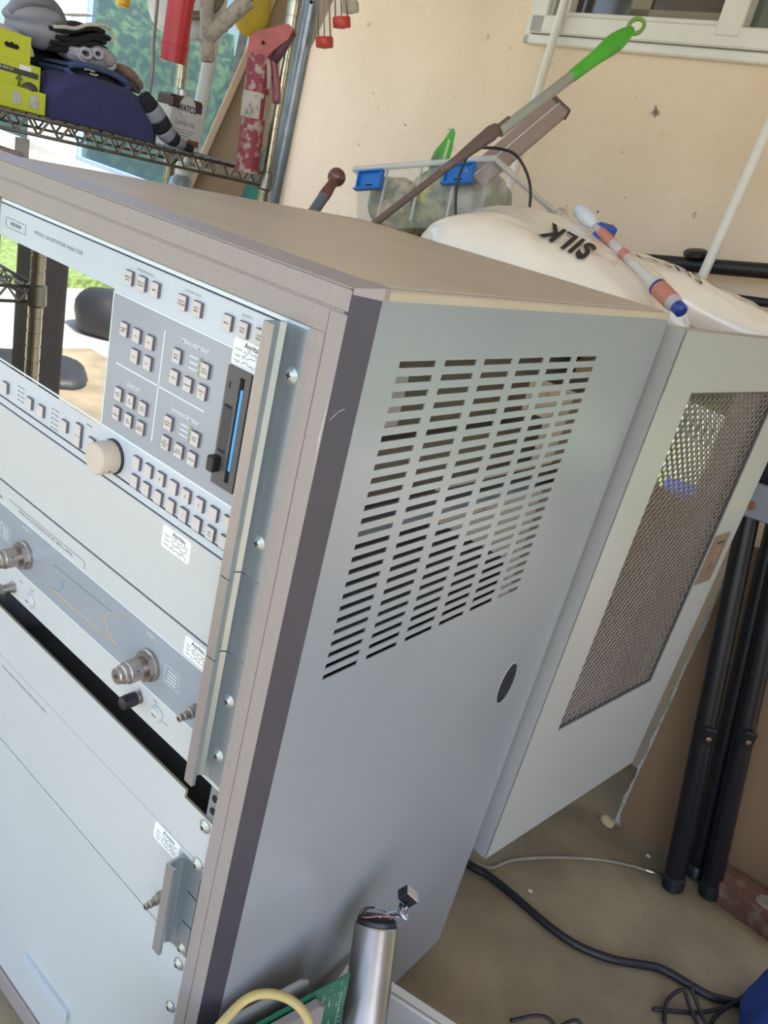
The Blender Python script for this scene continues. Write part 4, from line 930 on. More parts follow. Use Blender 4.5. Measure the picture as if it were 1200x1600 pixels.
# clear tubes with red caps
M_clear = film('clear tube plastic', '#c9c2b5', .22, .08)
for k, (a, b_, m_, lb_) in enumerate([((-1.068, .961, 1.690), (-1.098, .91, 1.945), 'red', 'clear tube with red end cap hanging lowest by the galvanised pipe'),
                                      ((-1.043, .979, 1.737), (-1.072, .925, 1.96), 'red', 'clear tube with red end cap hanging between the two others'),
                                      ((-1.062, 1.016, 1.776), (-1.092, .965, 1.97), 'pale', 'clear tube with off-white end cap hanging rightmost of the three')]):
    a, b_ = Vector(a), Vector(b_); d = (b_-a).normalized(); t = thing('capped_tube', a, lb_, 'tube', 'capped tubes hanging by the pipe')
    mb = MB(); mb.lathe([(.0185, .02), (.0185, (b_-a).length)], a, d, 18); mb.build('clear_tube', M_clear, t, True, angle=40)
    for s_ in (-1, 0, 1):
        mb = MB(); o_ = RGT*.014*s_; mb.tube([a+o_+d*.02, b_+o_*.6], .0016, 6); mb.build('wire', M_steel, t, True)
    mb = MB(); mb.lathe([(.010, 0), (.0185, .001), (.020, .004), (.020, .021), (.0185, .023)], a, d, 20); cp = mb.build('end_cap', paint(m_+' cap', '#bb3a2a' if m_ == 'red' else '#b8afa0', .4, .06), t, True, angle=40)
    mb = MB(); mb.cyl(a-d*.0003, a-d*.0008, .006, 12); mb.build('cap_hole', M_ink, cp)
# aerosol bottle and teal tub behind, below shelf level
ab = thing('spray_bottle', (-1.335, .816, 1.105), 'grey blue aerosol bottle with pale cap standing on the shelf below the clothes', 'bottle')
mb = MB(); mb.lathe([(.026, 0), (.029, .008), (.029, .215), (.026, .231), (.016, .24), (.016, .243)], (-1.335, .816, 1.105), Z, 22); mb.build('bottle_body', paint('grey blue can print', '#8f9bab', .3, .05, 10, 0, 100, .3), ab, True, angle=40)
mb = MB(); mb.lathe([(.017, .242), (.017, .266), (.013, .272)], (-1.335, .816, 1.105), Z, 20); mb.build('cap', M_white, ab, True, angle=40)
mb = MB(); mb.lathe([(.085, 0), (.09, .05), (.10, .40), (.104, .405), (.104, .42), (.098, .422)], (-1.60, 1.25, .93), Z, 28); tt = mb.build('teal_tub', film('teal tub plastic', '#5fc3c0', .85, .25), smooth=True, angle=40); tag(tt, 'pale teal plastic tub standing behind the leaning board', 'tub')
bench = thing('low_bench', (-1.54, 1.3, 0), 'plain low bench under the window carrying the teal tub', 'bench')
mb = MB(); mb.b(-1.715, -1.42, 1.10, 1.46, .89, .93, .002); mb.build('bench_top', M_plank, bench)
for x in (-1.69, -1.445):
    for y in (1.125, 1.435): mb = MB(); mb.b(x-.02, x+.02, y-.02, y+.02, 0, .89); mb.build('leg', M_plank, bench)

# ---- workbench behind the cabinet (carries the bin and the bags) ----
wbn = thing('workbench', (-.56, 1.15, 0), 'plain workbench behind the grey cabinet, under the clear bin and the bags', 'workbench')
TZ = 1.245
mb = MB(); mb.b(-1.04, .015, .74, 1.58, TZ-.035, TZ, .003); mb.build('bench_top', M_plank, wbn)
for x in (-1.0, -.42):
    for y in (.80, 1.54): mb = MB(); mb.b(x-.035, x+.035, y-.035, y+.035, 0, TZ-.035, .003); mb.build('leg', M_plank, wbn)

# ---- clear storage bin with blue latches ----
BAo = Vector((-1.067, 1.148, 1.463)); bu = Vector((.398, .003, .094)).normalized()
bv = Vector((.018, .317, -.077)); bv = (bv-bu*bv.dot(bu)).normalized(); bw = bu.cross(bv); BL, BD_, BH = .409, .327, .150
def bn(a, d, h): return BAo+bu*a+bv*d+bw*h
RBN = frame(bu, bv, bw); M_bin = film('cloudy bin plastic', '#d5d6d2', .16, .2); M_rim = film('clear bin rim plastic', '#e2e3e0', .62, .15)
bnn = thing('storage_bin', bn(BL/2, BD_/2, -BH), 'clear plastic storage bin with two blue latches, filled with greenish bags', 'bin')
mb = MB()
def wall_panel(p0, p1, ins):      # tapered side from rim edge down
    d = (p1-p0).normalized(); n_ = ins
    k = 6
    mb.add([p0, p1, p1-bw*BH+n_*.022-d*.02, p0-bw*BH+n_*.022+d*.02], [(0, 1, 2, 3)])
    mb.add([p0+n_*.0025, p1+n_*.0025, p1-bw*BH+n_*.0245-d*.02, p0-bw*BH+n_*.0245+d*.02], [(3, 2, 1, 0)])
c00, c10, c11, c01 = bn(0, 0, 0), bn(BL, 0, 0), bn(BL, BD_, 0), bn(0, BD_, 0)
wall_panel(c00, c10, bv); wall_panel(c10, c11, -bu); wall_panel(c11, c01, -bv); wall_panel(c01, c00, bu)
mb.box(bn(BL/2, BD_/2, -BH+.001), (BL-.05, BD_-.05, .003), RBN); mb.build('bin_body', M_bin, bnn)
mb = MB()
for (c, d) in ((bn(BL/2, -.004, -.006), (BL+.02, .012, .014)), (bn(BL/2, BD_+.004, -.006), (BL+.02, .012, .014)), (bn(-.004, BD_/2, -.006), (.012, BD_+.006, .014)), (bn(BL+.004, BD_/2, -.006), (.012, BD_+.006, .014))): mb.box(c, d, RBN, .004)
mb.lathe([(.008, 0), (.010, .004), (.010, .014), (.007, .018)], bn(BL+.006, BD_+.006, -.014), bw, 14)
mb.build('bin_rim', M_rim, bnn, True, angle=40)
for a in (.10, .205, .31):
    mb = MB(); mb.box(bn(a, -.001+.011*.5, -.075), (.004, .006, .13), RBN); mb.build('bin_rib', M_rim, bnn)
M_lat = paint('blue latch plastic', '#2272c4', .4, .05, 10)
for a in (.062, .331):
    mb = MB(); mb.box(bn(a, -.008, -.040), (.076, .006, .046), RBN, .0015); mb.box(bn(a, -.014, -.062), (.086, .016, .005), RBN, .001)
    mb.box(bn(a, -.013, -.018), (.080, .012, .005), RBN, .001); mb.box(bn(a-.037, -.012, -.04), (.004, .012, .046), RBN); mb.box(bn(a+.037, -.012, -.04), (.004, .012, .046), RBN)
    la = mb.build('latch', M_lat, bnn); mb = MB(); mb.box(bn(a, -.0118, -.052), (.022, .001, .003), RBN); mb.build('latch_slot', M_void, la)
M_stuffing = paint('mixed greenish bags', '#6f7a45', .6, .25, 26, .6, 40, col2='#d3bf92', thr=(.40, .60))
for k, (a, d, h, r) in enumerate(((.085, .100, -.070, .072), (.210, .100, -.066, .076), (.325, .105, -.068, .072), (.15, .24, -.078, .066), (.29, .25, -.08, .062))):
    mt = [M_stuffing, paint('olive netting', '#66703a', .7, .3, 30, .6, 60, col2='#bdb478', thr=(.38, .62)), paint('grey film bag', '#7f8466', .4, .2, 20, .5, 40, col2='#c2b8a0', thr=(.4, .62)), M_stuffing, paint('olive netting', '#7d7f52')][k]
    sb_ = MB().blob(bn(a, d, h), bu*r, bv*r*1.2, bw*r*.98, 30, 18, .13, 14, .8, k*3).build('stuffed_bag', mt, smooth=True)
    tag(sb_, ['olive and tan stuffed bag at the left inside the clear bin', 'olive netting bundle in the middle of the clear bin', 'grey plastic bag at the right inside the clear bin', 'olive bag at the back left inside the clear bin', 'olive netting at the back right inside the clear bin'][k], 'bag')
# ---- big plastic bags ----
M_bag = paint('cream printed bag film', '#efe4d4', .28, .04, 5, .30, 16, spec=.6, coat=.7)
def pillow(c, U, V, N, seed, wr=.05):
    c, U, V, N = Vector(c), Vector(U), Vector(V), Vector(N)
    def fn(s_, t_, side=1):
        e = (max(0, 1-abs(s_)**3))**.5*(max(0, 1-abs(t_)**3))**.5
        pinch = 1-.10*(1-e)*math.sin(7*t_+seed)
        w_ = noise.noise(Vector((s_*2.2+seed, t_*2.8, side)))*wr*2+abs(noise.noise(Vector((s_*6+t_*2+seed, t_*5, side*2))))*wr
        return c+U*s_*(1-.06*t_*t_)*pinch+V*t_*(1-.10*s_*s_)+N*(side*e*(1+w_)*(1 if side > 0 else .8)+.10*wr*math.sin(9*s_+seed)*(1-e))
    return fn
def bag(name, fn, label):
    t = MB(); t.grid(lambda u, v: fn(2*u-1, 2*v-1, 1), 70, 54); t.grid(lambda u, v: fn(2*u-1, 2*v-1, -1), 40, 30)
    o = t.build(name, M_bag, smooth=True); return tag(o, label, 'bag')
f1 = pillow((-.33, .980, 1.338), (.235, .06, -.05), (-.03, .190, .036), (.03, -.03, .100), 2, .035)
f2 = pillow((-.160, 1.375, 1.325), (.265, .115, -.055), (-.05, .155, .0), (.02, -.03, .085), 7)
b1 = bag('silk_bag', f1, 'puffy cream plastic bag printed SILK, lying between the cabinet and the clear bin')
b2 = bag('bedding_bag', f2, 'puffy cream plastic bag with thin grey lettering, above the open cabinet door')
def surf_text(fn, body, s0, t0, ax, ay, h, parent, mat, bold=0.):
    """print that follows the bag skin: (s0,t0) centre, ax/ay = parameter steps for one text unit"""
    def wq(x, y):
        s_, t_ = s0+ax[0]*x+ay[0]*y, t0+ax[1]*x+ay[1]*y
        p = fn(s_, t_); e = .01; n_ = (fn(s_+e, t_)-p).cross(fn(s_, t_+e)-p).normalized()
        return p+n_*.004
    m_ = MB(); m_.text(body, (0, 0, 0), X, Y, h, bold=bold, warp=wq, spacing=1.1); return m_.build('bag_lettering', mat, parent)
surf_text(f1, 'SILK', -.02, -.22, (-3.1, .6), (1.0, -10.), .048, b1, M_inkdark, .0022)
surf_text(f2, 'SHEETS', -.46, -.46, (-3.1, 1.2), (1.2, -4.2), .042, b2, M_inkdark, 0)
# squeeze tube lying in the fold between the bags
tl = thing('squeeze_tube', (-.28, 1.05, 1.44), 'clear and orange squeeze tube with white nozzle lying across the cream bags', 'tube')
q0, q1 = Vector((-.372, 1.062, 1.487)), Vector((-.066, .918, 1.374)); qd = (q1-q0).normalized(); ql = (q1-q0).length
mb = MB(); mb.lathe([(.009, 0), (.015, .010), (.0165, .035), (.012, .060), (.007, .072)], q0-qd*.012, qd, 18); mb.build('nozzle', paint('translucent white nozzle', '#cfd3d6', .3, .05), tl, True, angle=40)
mb = MB(); mb.box(q0+qd*.070+Vector((.012, .012, -.004)), (.022, .04, .03), frame(qd, Y.cross(qd).cross(qd).normalized()*-1 if False else qd.cross(Z).normalized(), qd.cross(Z).cross(qd).normalized()), .004); mb.build('blue_clip', paint('blue clip plastic', '#274a9c', .4, .05), tl)
mb = MB(); mb.lathe([(.006, .06), (.009, .08), (.009, ql*.72), (.0145, ql*.80), (.0155, ql*.97), (.011, ql)], q0, qd, 18); mb.build('clear_barrel', film('clear barrel plastic', '#dcd6d2', .6, .12), tl, True, angle=40)
for pr_ in ([(.0094, .085), (.0094, .13)], [(.0096, .165), (.0096, .185)], [(.0160, ql*.83), (.0160, ql*.95)]):
    mb = MB(); mb.lathe(pr_, q0, qd, 18); mb.build('orange_print', paint('salmon print', '#c07a66', .5, .08), tl, True, angle=40)
mb = MB(); mb.lathe([(.0163, 0), (.0163, .004)], q0+qd*(ql*.815), qd, 18); mb.build('blue_band', paint('navy band', '#2a3f8c', .4, .05), tl, True, angle=40)
mb = MB(); mb.lathe([(.012, 0), (.012, .018), (.008, .022)], q0+qd*(ql*.985), qd, 18); mb.build('blue_end_cap', paint('navy band', '#2a3f8c', .4, .05), tl, True, angle=40)

# ---- long pole with green handle, flat bar, cable, shears, cane ----
gpl = thing('green_handled_pole', (-.72, .75, 1.26), 'long grey pole with bright green hanging handle leaning over the clear bin', 'pole')
P0, P1 = Vector((-.705, .836, 1.367)), Vector((-.574, 1.415, 1.898)); pd = (P1-P0).normalized(); PL = (P1-P0).length
at_ = lambda t: P0+pd*t
mb = MB(); mb.cyl(at_(-.16), at_(.40), .0075, 12); mb.build('thin_rod', paint('mauve brown rod', '#6a5752', .4, .08), gpl, True, angle=40)
mb = MB(); mb.lathe([(.008, .19), (.0095, .24), (.014, .30), (.0165, .345), (.013, .362), (.006, .368)], at_(0), pd, 16); mb.build('sleeve', paint('mauve brown grip', '#66544f', .45, .08), gpl, True)
mb = MB(); mb.lathe([(.0115, .36), (.0120, .37), (.0120, .60), (.0115, .602)], at_(0)+Vector((.006, .006, -.004)), pd, 16); mb.build('grey_tube', paint('matte grey tube', '#9a9a92', .45, .06), gpl, True, angle=40)
M_green = paint('bright green grip', '#4fae36', .45, .1, 14, .1, 80)
mb = MB(); mb.lathe([(.0125, .585), (.0135, .60), (.015, .66), (.0205, .715), (.0215, .735), (.017, .765), (.010, .785), (.009, .79)], at_(0)+Vector((.006, .006, -.004)), pd, 18); mb.build('green_grip', M_green, gpl, True)
lc = at_(.806)+Vector((.006, .006, -.004)); sx_ = pd.cross(Vector((-.55, .75, -.3))).normalized()
mb = MB(); mb.tube([lc+pd*.024*math.cos(a)+sx_*.015*math.sin(a) for a in [2*PI*k/24 for k in range(25)]], .0048, 8, False); mb.build('hanging_loop', paint('faded green loop', '#7da850', .5, .15, 30), gpl, True)
fbx = thing('flat_channel', (-.69, 1.2, 1.5), 'flat mauve metal channel slanting behind the green handled pole', 'channel')
m0, m1 = Vector((-.700, 1.20, 1.545)), Vector((-.688, 1.386, 1.697)); fd = (m1-m0).normalized(); fx = fd.cross(Vector((-.5, .8, -.35))).normalized(); fz = fx.cross(fd)
RF = frame(fx, fd, fz); cm = (m0+m1)/2-fd*.03
mb = MB(); mb.box(cm-fx*.012, (.030, .33, .028), RF, .002); mb.box(cm+fx*.016, (.024, .33, .020), RF, .002); mb.build('channel_body', paint('mauve painted metal', '#a08c88', .45, .06, 8), fbx)
mb = MB(); mb.box(cm+fx*.0035+fz*-.0125, (.003, .33, .004), RF); mb.build('channel_ridge', M_pale, fbx)
mb = MB(); mb.box(cm+fd*.168+fx*.001, (.062, .012, .034), RF, .004); mb.build('end_cap', paint('brown end cap', '#5b4a42', .5, .1), fbx)
cb = MB(); cb.tube(spline([(-.694, 1.098, 1.560), (-.700, 1.085, 1.52), (-.695, 1.077, 1.47), (-.680, 1.076, 1.42), (-.66, 1.08, 1.37)], 6), .0032, 8)
cb.tube(spline([(-.694, 1.098, 1.562), (-.668, 1.16, 1.575), (-.638, 1.195, 1.570), (-.600, 1.212, 1.528), (-.578, 1.21, 1.475), (-.575, 1.20, 1.42)], 6), .0032, 8)
cb = cb.build('black_cord_loop', M_cord, smooth=True); tag(cb, 'thin black cord looped over the front edge of the clear bin', 'cord')
sh_ = thing('garden_shears', (-.826, 1.16, 1.45), 'bright green garden shears handle standing up out of the clear bin', 'shears')
shx = Vector((.80, .58, .12)).normalized(); shz = Vector((.08, -.07, .99)).normalized(); shn = shx.cross(shz).normalized()
so_ = Vector((-.829, 1.172, 1.500))
mb = MB()
OUT = [(-.018, -.07), (.014, -.07), (.017, .0), (.020, .05), (.017, .088), (.010, .098), (.004, .095), (-.006, .070), (-.020, .045), (-.024, .03), (-.024, -.02)]
mb.prism(OUT, so_-shn*.010, shx, shz, shn, .020); mb.build('green_shell', M_green, sh_)
mb = MB(); mb.prism([(-.019, -.018), (-.008, -.024), (-.006, .03), (-.010, .048), (-.020, .03)], so_-shn*.0112, shx, shz, shn, .0224); mb.build('grey_grip', paint('grey rubber grip', '#77707a', .6, .06), sh_)
mb = MB(); mb.prism([(-.002, -.07), (.008, -.07), (.010, .07), (.004, .075)], so_-shn*.0112, shx, shz, shn, .0224); mb.build('pale_window', paint('pale green insert', '#b8cf9f', .4, .05), sh_)
cn = thing('ball_handled_cane', (-.91, .86, 1.25), 'maroon ball handled stick with grey shaft poking up behind the cabinet', 'stick')
k0_, k1_ = Vector((-.915, .920, 1.455)), Vector((-.899, .862, 1.391)); kd = (k1_-k0_).normalized(); M_mar = paint('maroon wood', '#6d4138', .3, .12, 10, 0, 100, coat=.3)
k0_ = Vector((-.915, .920, 1.425+.008))
mb = MB(); mb.blob(k0_, X*.0205, Y*.0205, Z*.0205, 24, 16); mb.build('ball', M_mar, cn, True)
mb = MB(); mb.lathe([(.011, .012), (.0115, .03), (.013, .045), (.0135, .062), (.012, .064)], k0_, kd, 16); mb.build('ferrule', M_mar, cn, True, angle=40)
mb = MB(); mb.lathe([(.0125, .06), (.0125, .25)], k0_, kd, 16); mb.build('grey_shaft', paint('slate grey shaft', '#5c6468', .4, .08), cn, True, angle=40)

# ---- poles and black stand at the back wall ----
cdp = rod('white_conduit', wp(-.992, 1.80, .050), (.014, -.0, .6), 0, 2.54, .0125, paint('white conduit paint', '#dcdad4', .45, .04), 'thin white conduit running up the wall over the left edge of the window', 'conduit')
rpo = rod('white_pole', (-.279, 1.621, 1.41), (.011, .030, .344), TZ, 2.2, .0125, M_wframe, 'white pole leaning on the wall behind the cream bags, right side', 'pole')
stn = thing('black_rack', (.2, 1.62, 0), 'black metal rack with horizontal bars and a knob, in front of the wall at right', 'rack')
M_blk = paint('black powder coat', '#1a1a1d', .42, .1, 20, .1, 120)
mb = MB(); mb.cyl((-.46, 1.66, 1.415), (.70, 1.575, 1.60), .0185, 16); mb.build('upper_bar', M_blk, stn, True, angle=40)
mb = MB(); mb.cyl((-.40, 1.645, 1.360), (.70, 1.565, 1.50), .0105, 12); mb.build('lower_bar', M_blk, stn, True, angle=40)
mb = MB(); mb.cyl((.70, 1.575, 0), (.70, 1.575, 1.64), .02, 14); mb.build('upright', M_blk, stn, True, angle=40)
mb = MB(); mb.b(.655, 1.02, 1.50, 1.65, 0, .025, .004); mb.build('foot', M_blk, stn)
mb = MB(); kk = Vector((-.320, 1.648, 1.440)); mb.lathe([(.007, 0), (.007, .016), (.026, .018), (.030, .022), (.030, .030), (.026, .034), (.008, .036)], kk, Vector((-.1, -.25, .9)), 18); mb.build('knob', M_blk, stn, True, angle=40)
# ---- folded black legs leaning on the wall ----
fl_ = thing('folded_tripod_legs', (.34, 1.40, 0), 'bundle of three black steel tube legs leaning left against the wall board', 'stand')
TT = [((.303, 1.346, 0), (.070, 1.470, .985)), ((.380, 1.408, 0), (.150, 1.500, 1.01)), ((.330, 1.440, 0), (.118, 1.530, 1.0))]
M_leg = paint('scuffed black steel', '#1f1f24', .38, .14, 14, .08, 90, .3)
for k, (a, b_) in enumerate(TT):
    a, b_ = Vector(a), Vector(b_); d = (b_-a).normalized(); r = .0255 if k < 2 else .022; L = (b_-a).length
    mb = MB(); mb.lathe([(r*.85, .004), (r, .012), (r, L)], a, d, 20); lg = mb.build('leg', M_leg, fl_, True, angle=40)
    mb = MB(); mb.lathe([(r*.9, 0), (r*1.07, .003), (r*1.07, .035), (r*1.0, .037)], a, d, 20); mb.build('foot_cap', M_cord, lg, True, angle=40)
    if k < 2:
        s_ = .42 if k == 0 else .43
        mb = MB(); sv = X.cross(d).cross(d)*-1; fr_ = frame(X, d.cross(X).normalized(), d)
        mb.box(a+d*(L*s_)+Vector((.60, -.80, 0))*r, (.034, .010, .055), frame(Vector((.8, .6, 0)), Vector((-.6, .8, 0)), Z), .004); mb.build('joint_lug', M_leg, lg)
        mb = MB(); p_ = a+d*(L*s_)+Vector((.60, -.80, 0))*(r+.005); mb.lathe([(.007, 0), (.007, .003), (.004, .005)], p_, Vector((.6, -.8, 0)), 12); mb.build('rivet', paint('brass rivet', '#8a6d4c', .4, .1, 20, 0, 100, .6), lg, True, angle=40)
mb = MB(); tp = Vector((.118, 1.448, .985)); mb.box(tp, (.115, .012, .085), frame(Vector((.93, .36, 0)), Vector((-.36, .93, 0)), Vector((0, 0, 1))), .003); bk = mb.build('grey_bracket', paint('grey bracket paint', '#6f7480', .45, .06), fl_)
mb = MB(); p_ = tp+Vector((-.034, -.02, -.012)); mb.lathe([(.010, 0), (.010, .003), (.006, .006)], p_, Vector((.36, -.93, 0)), 14); mb.build('rust_bolt', paint('rusty bolt', '#7d5230', .7, .2, 30), bk, True, angle=40)
mb = MB(); mb.b(.06, .20, 1.47, 1.56, 1.01, 1.12, .008); mb.build('top_block', M_blk, fl_)

# ---- wall board leaning ----
wbd = thing('wall_board', (.30, 1.47, 0), 'brown faced gypsum board with torn pale paper edge leaning on the wall by the door', 'board')
w0, w1 = Vector((.104, 1.430, 0)), Vector((.620, 1.533, 0)); wx = (w1-w0).normalized(); wz = Vector((-.0, .125, 1)).normalized(); wz = (wz-wx*wz.dot(wx)).normalized(); wy = wz.cross(wx)
mb = MB(); edge = [(0, 0), (.526, 0), (.526, 1.1), (0, .86)]
left = [(.004*noise.noise(Vector((z*9, 3, 1)))+(.012 if z < .02 else 0), z) for z in [.86*k/24 for k in range(25)]]
mb.prism([(.526, 0), (.526, .86)]+left[::-1], w0, wx, wz, wy, .002); mb.build('brown_paper_face', paint('brown board paper', '#7a6046', .85, .05, 4, .05, 120), wbd)
mb = MB(); l2 = [(-.006+.006*noise.noise(Vector((z*23, 8, 1)))-(.010 if z < .18 else 0)*abs(noise.noise(Vector((z*40, 1, 1)))), z) for z in [.86*k/40 for k in range(41)]]
mb.prism([(.524, 0), (.524, .86)]+l2[::-1], w0+wy*.0022, wx, wz, wy, .012); mb.build('gypsum_core', paint('crumbly gypsum', '#b3b0a6', .9, .12, 60, .6, 200, col2='#7f8a6a', thr=(.55, .68)), wbd)
ck = MB().blob((.085, 1.405, .012), X*.020, Y*.014, Z*.012, 16, 10, .25, 30, .7, 4).build('plaster_chunk', paint('pale yellow plaster', '#bcae84', .9, .1, 40), smooth=True); tag(ck, 'broken pale yellow plaster chunk on the floor at the board corner', 'rubble')
# ---- brick ----
bk_ = thing('old_brick', (.47, 1.455, 0), 'old reddish brown brick with mortar patches on the floor by the black legs', 'brick')
br0 = Vector((.470, 1.438, .031)); bx_ = Vector((.99, -.02, 0)).normalized(); by_ = Z.cross(bx_)
mb = MB()
def brick_fn(face):
    ax = [(bx_, by_, Z, .098, .042, .031), (bx_, by_, -Z, .098, .042, .031), (bx_, Z, by_, .098, .031, .042), (bx_, Z, -by_, .098, .031, .042), (by_, Z, bx_, .042, .031, .098), (by_, Z, -bx_, .042, .031, .098)][face]
    u_, v_, n_, a, b_, c = ax
    def fn(s_, t_):
        p = u_*(2*s_-1)*a+v_*(2*t_-1)*b_+n_*c
        return br0+p*(1+.05*noise.noise(p*45))+Vector((.0025*noise.noise(p*90), .0025*noise.noise(p*90+X), .0025*noise.noise(p*90+Y)))
    return fn
for k in range(6): mb.grid(brick_fn(k), 14, 8)
mb.build('brick_body', paint('weathered brick clay', '#6e4c3d', .9, .15, 22, .5, 120, col2='#84705f', thr=(.52, .70), detail=9), bk_, True)
mb = MB().blob(br0+bx_*.035+Z*.031, bx_*.035, by_*.025, Z*.006, 18, 10, .3, 40, .8, 3); mb.build('mortar_patch', paint('grey mortar', '#94897b', .9, .1, 60, .5, 200), bk_, True)
yl = MB().blob((.525, 1.437, .085), X*.022, Y*.02, Z*.022, 18, 12, .12, 30, .9, 5).build('yellow_lump', paint('yellow foam', '#c9a62a', .8, .1, 20), smooth=True); tag(yl, 'small yellow lump resting on top of the old brick', 'lump')
for k, (x, y) in enumerate(((.215, 1.395), (.06, 1.02))):
    pb_ = MB().blob((x, y, .003), X*.007, Y*.005, Z*.003, 10, 6, .1, 60, .9, k).build('white_pebble', paint('white chip', '#d0cbc0', .8, .05), smooth=True); tag(pb_, ['small white chip on the floor in front of the leaning board', 'small white chip beside the black cable behind the cabinet'][k], 'pebble')
# ---- cables on the floor ----
cbp = [(-.22, .93), (-.14, .945), (-.068, .956), (-.032, .966), (.023, .968), (.088, .965), (.15, .963), (.213, .972), (.28, 1.003), (.338, 1.05), (.374, 1.078), (.43, 1.093), (.484, 1.107), (.545, 1.15), (.62, 1.19)]
mb = MB(); mb.tube(spline([(x, y, .0095) for x, y in cbp], 5), .0092, 12); kb = mb.build('black_cable', M_cord, smooth=True); tag(kb, 'thick black cable snaking over the floor from under the cabinet', 'cable')
thin = [(-.09, .97), (-.042, .995), (-.018, 1.064), (.043, 1.157), (.125, 1.255), (.198, 1.317), (.235, 1.338)]
tc_ = thing('grey_cable', (.1, 1.2, 0), 'thin grey cable with a metal plug curving over the floor under the door', 'cable')
mb = MB(); mb.tube(spline([(x, y, .005) for x, y in thin], 6), .0042, 8); mb.build('lead', paint('dusty grey lead', '#8d8674', .7, .1, 30), tc_, True)
mb = MB(); mb.lathe([(.005, 0), (.007, .003), (.007, .022), (.0045, .024), (.0045, .045), (.003, .047)], (.228, 1.333, .008), Vector((.04, .022, 0)), 12); mb.build('plug', M_nickel, tc_, True, angle=40)
wr = [[(.66, 1.32, .10), (.585, 1.25, .10), (.545, 1.165, .05), (.515, 1.10, .02), (.47, 1.04, .006), (.40, .97, .006)], [(.66, 1.30, .13), (.575, 1.24, .09), (.54, 1.15, .04), (.505, 1.06, .008), (.52, .98, .006)],
      [(.50, 1.00, .006), (.455, 1.03, .02), (.43, 1.045, .03), (.415, 1.01, .012), (.43, .96, .006)], [(.44, 1.06, .04), (.47, 1.045, .02), (.50, 1.03, .01), (.54, 1.04, .006), (.57, 1.02, .006)]]
for k, p_ in enumerate(wr):
    mb = MB(); mb.tube(spline(p_, 8), .0042, 8); o_ = mb.build('black_wire', M_cord, smooth=True); tag(o_, ['thin black wire rising into the blue sack, upper strand of the tangle', 'thin black wire rising into the blue sack, lower strand of the tangle', 'thin black wire looping up at the left end of the tangle', 'thin black wire crossing the tangle at the bottom edge'][k], 'wire', 'tangled wires by the blue sack')
for k, p_ in enumerate([[(.20, .70, .005), (.235, .742, .02), (.265, .755, .02), (.28, .735, .005)], [(.265, .735, .005), (.295, .80, .018), (.33, .79, .006), (.35, .75, .005)]]):
    mb = MB(); mb.tube(spline(p_, 8), .0035, 8); o_ = mb.build('loose_wire', M_cord, smooth=True); tag(o_, ['left one of two short black wire loops on the floor at the bottom edge', 'right one of two short black wire loops on the floor at the bottom edge'][k], 'wire')
bs = MB().blob((.66, 1.10, .085), X*.12, Y*.15, Z*.10, 40, 24, .16, 9, .8, 6).build('blue_sack', paint('blue woven sack', '#12418f', .6, .1, 30, .3, 60), smooth=True); tag(bs, 'crumpled bright blue sack on the floor at the lower right corner', 'sack')

# ================================================================= FOREGROUND JUNK BY THE CABINET SIDE
ya = math.radians(13.5); tx = Vector((math.cos(ya), math.sin(ya), 0)); ty = Vector((-tx.y, tx.x, 0)); RT = frame(tx, ty, Z)
tcn = Vector((.126, .307, 0)); TW, TD, TH = .36, .56, .36
tto = thing('tote_box', tcn+tx*.13-ty*.28, 'cloudy plastic tote holding circuit boards beside the cabinet, bottom edge', 'box')
def tp_(a, d, h): return tcn+tx*(a-.085)-ty*d+Z*h
mb = MB()
for (a0_, a1_, d0_, d1_) in ((0, TW, 0, .004), (0, TW, TD-.004, TD), (0, .004, .004, TD-.004), (TW-.004, TW, .004, TD-.004)):
    mb.box((tp_(a0_, d0_, .003)+tp_(a1_, d1_, TH))/2, (a1_-a0_, d1_-d0_, TH-.003), RT)
mb.box(tp_(TW/2, TD/2, .002), (TW, TD, .004), RT); mb.build('tote_wall', film('cloudy tote plastic', '#b9b5ae', .75, .3), tto)
mb = MB()
for (a, d, sx, sy) in ((TW/2, -.006, TW+.03, .022), (TW/2, TD+.006, TW+.03, .022), (-.006, TD/2, .022, TD), (TW+.006, TD/2, .022, TD)): mb.box(tp_(a, d, TH-.004), (sx, sy, .008), RT, .003)
mb.build('tote_rim', film('pale tote rim', '#c9c4bb', .9, .35), tto)
# steel cylinder with wires and connector
cy = thing('steel_cylinder', (.28, .04, .1), 'bare steel cylinder with wires and a small connector on top, beside the cabinet', 'cylinder')
Tc = Vector((.070, .2520, .512)); ud = Vector((-.44, .445, .78)).normalized(); Lc = .52; Bc = Tc-ud*Lc
vr = Vector((.902, .431, 0)); vw = Vector((-.325, .68, .657))
mb = MB(); mb.lathe([(.028, 0), (.0310, .004), (.0310, Lc-.003), (.0298, Lc), (.028, Lc), (.028, Lc-.012), (.002, Lc-.012)], Bc, ud, 40); mb.build('steel_tube', M_steel, cy, True, angle=30)
ux, uy, _ = axes(ud)
mb = MB(); mb.lathe([(.027, 0), (.0285, .004), (.028, .010), (.022, .014), (.006, .014)], Tc-ud*.004, ud, 24); mb.build('black_plug', M_cord, cy, True, angle=50)
cwr = [paint('white wire', '#c9ccd0', .4, .05), paint('dark green wire', '#24393a', .4, .1), paint('pink wire', '#9c6c62', .4, .1), paint('grey blue wire', '#8fa0b2', .4, .1), M_cord]
rr = random.Random(4); CB = Tc+vr*.030+vw*.026
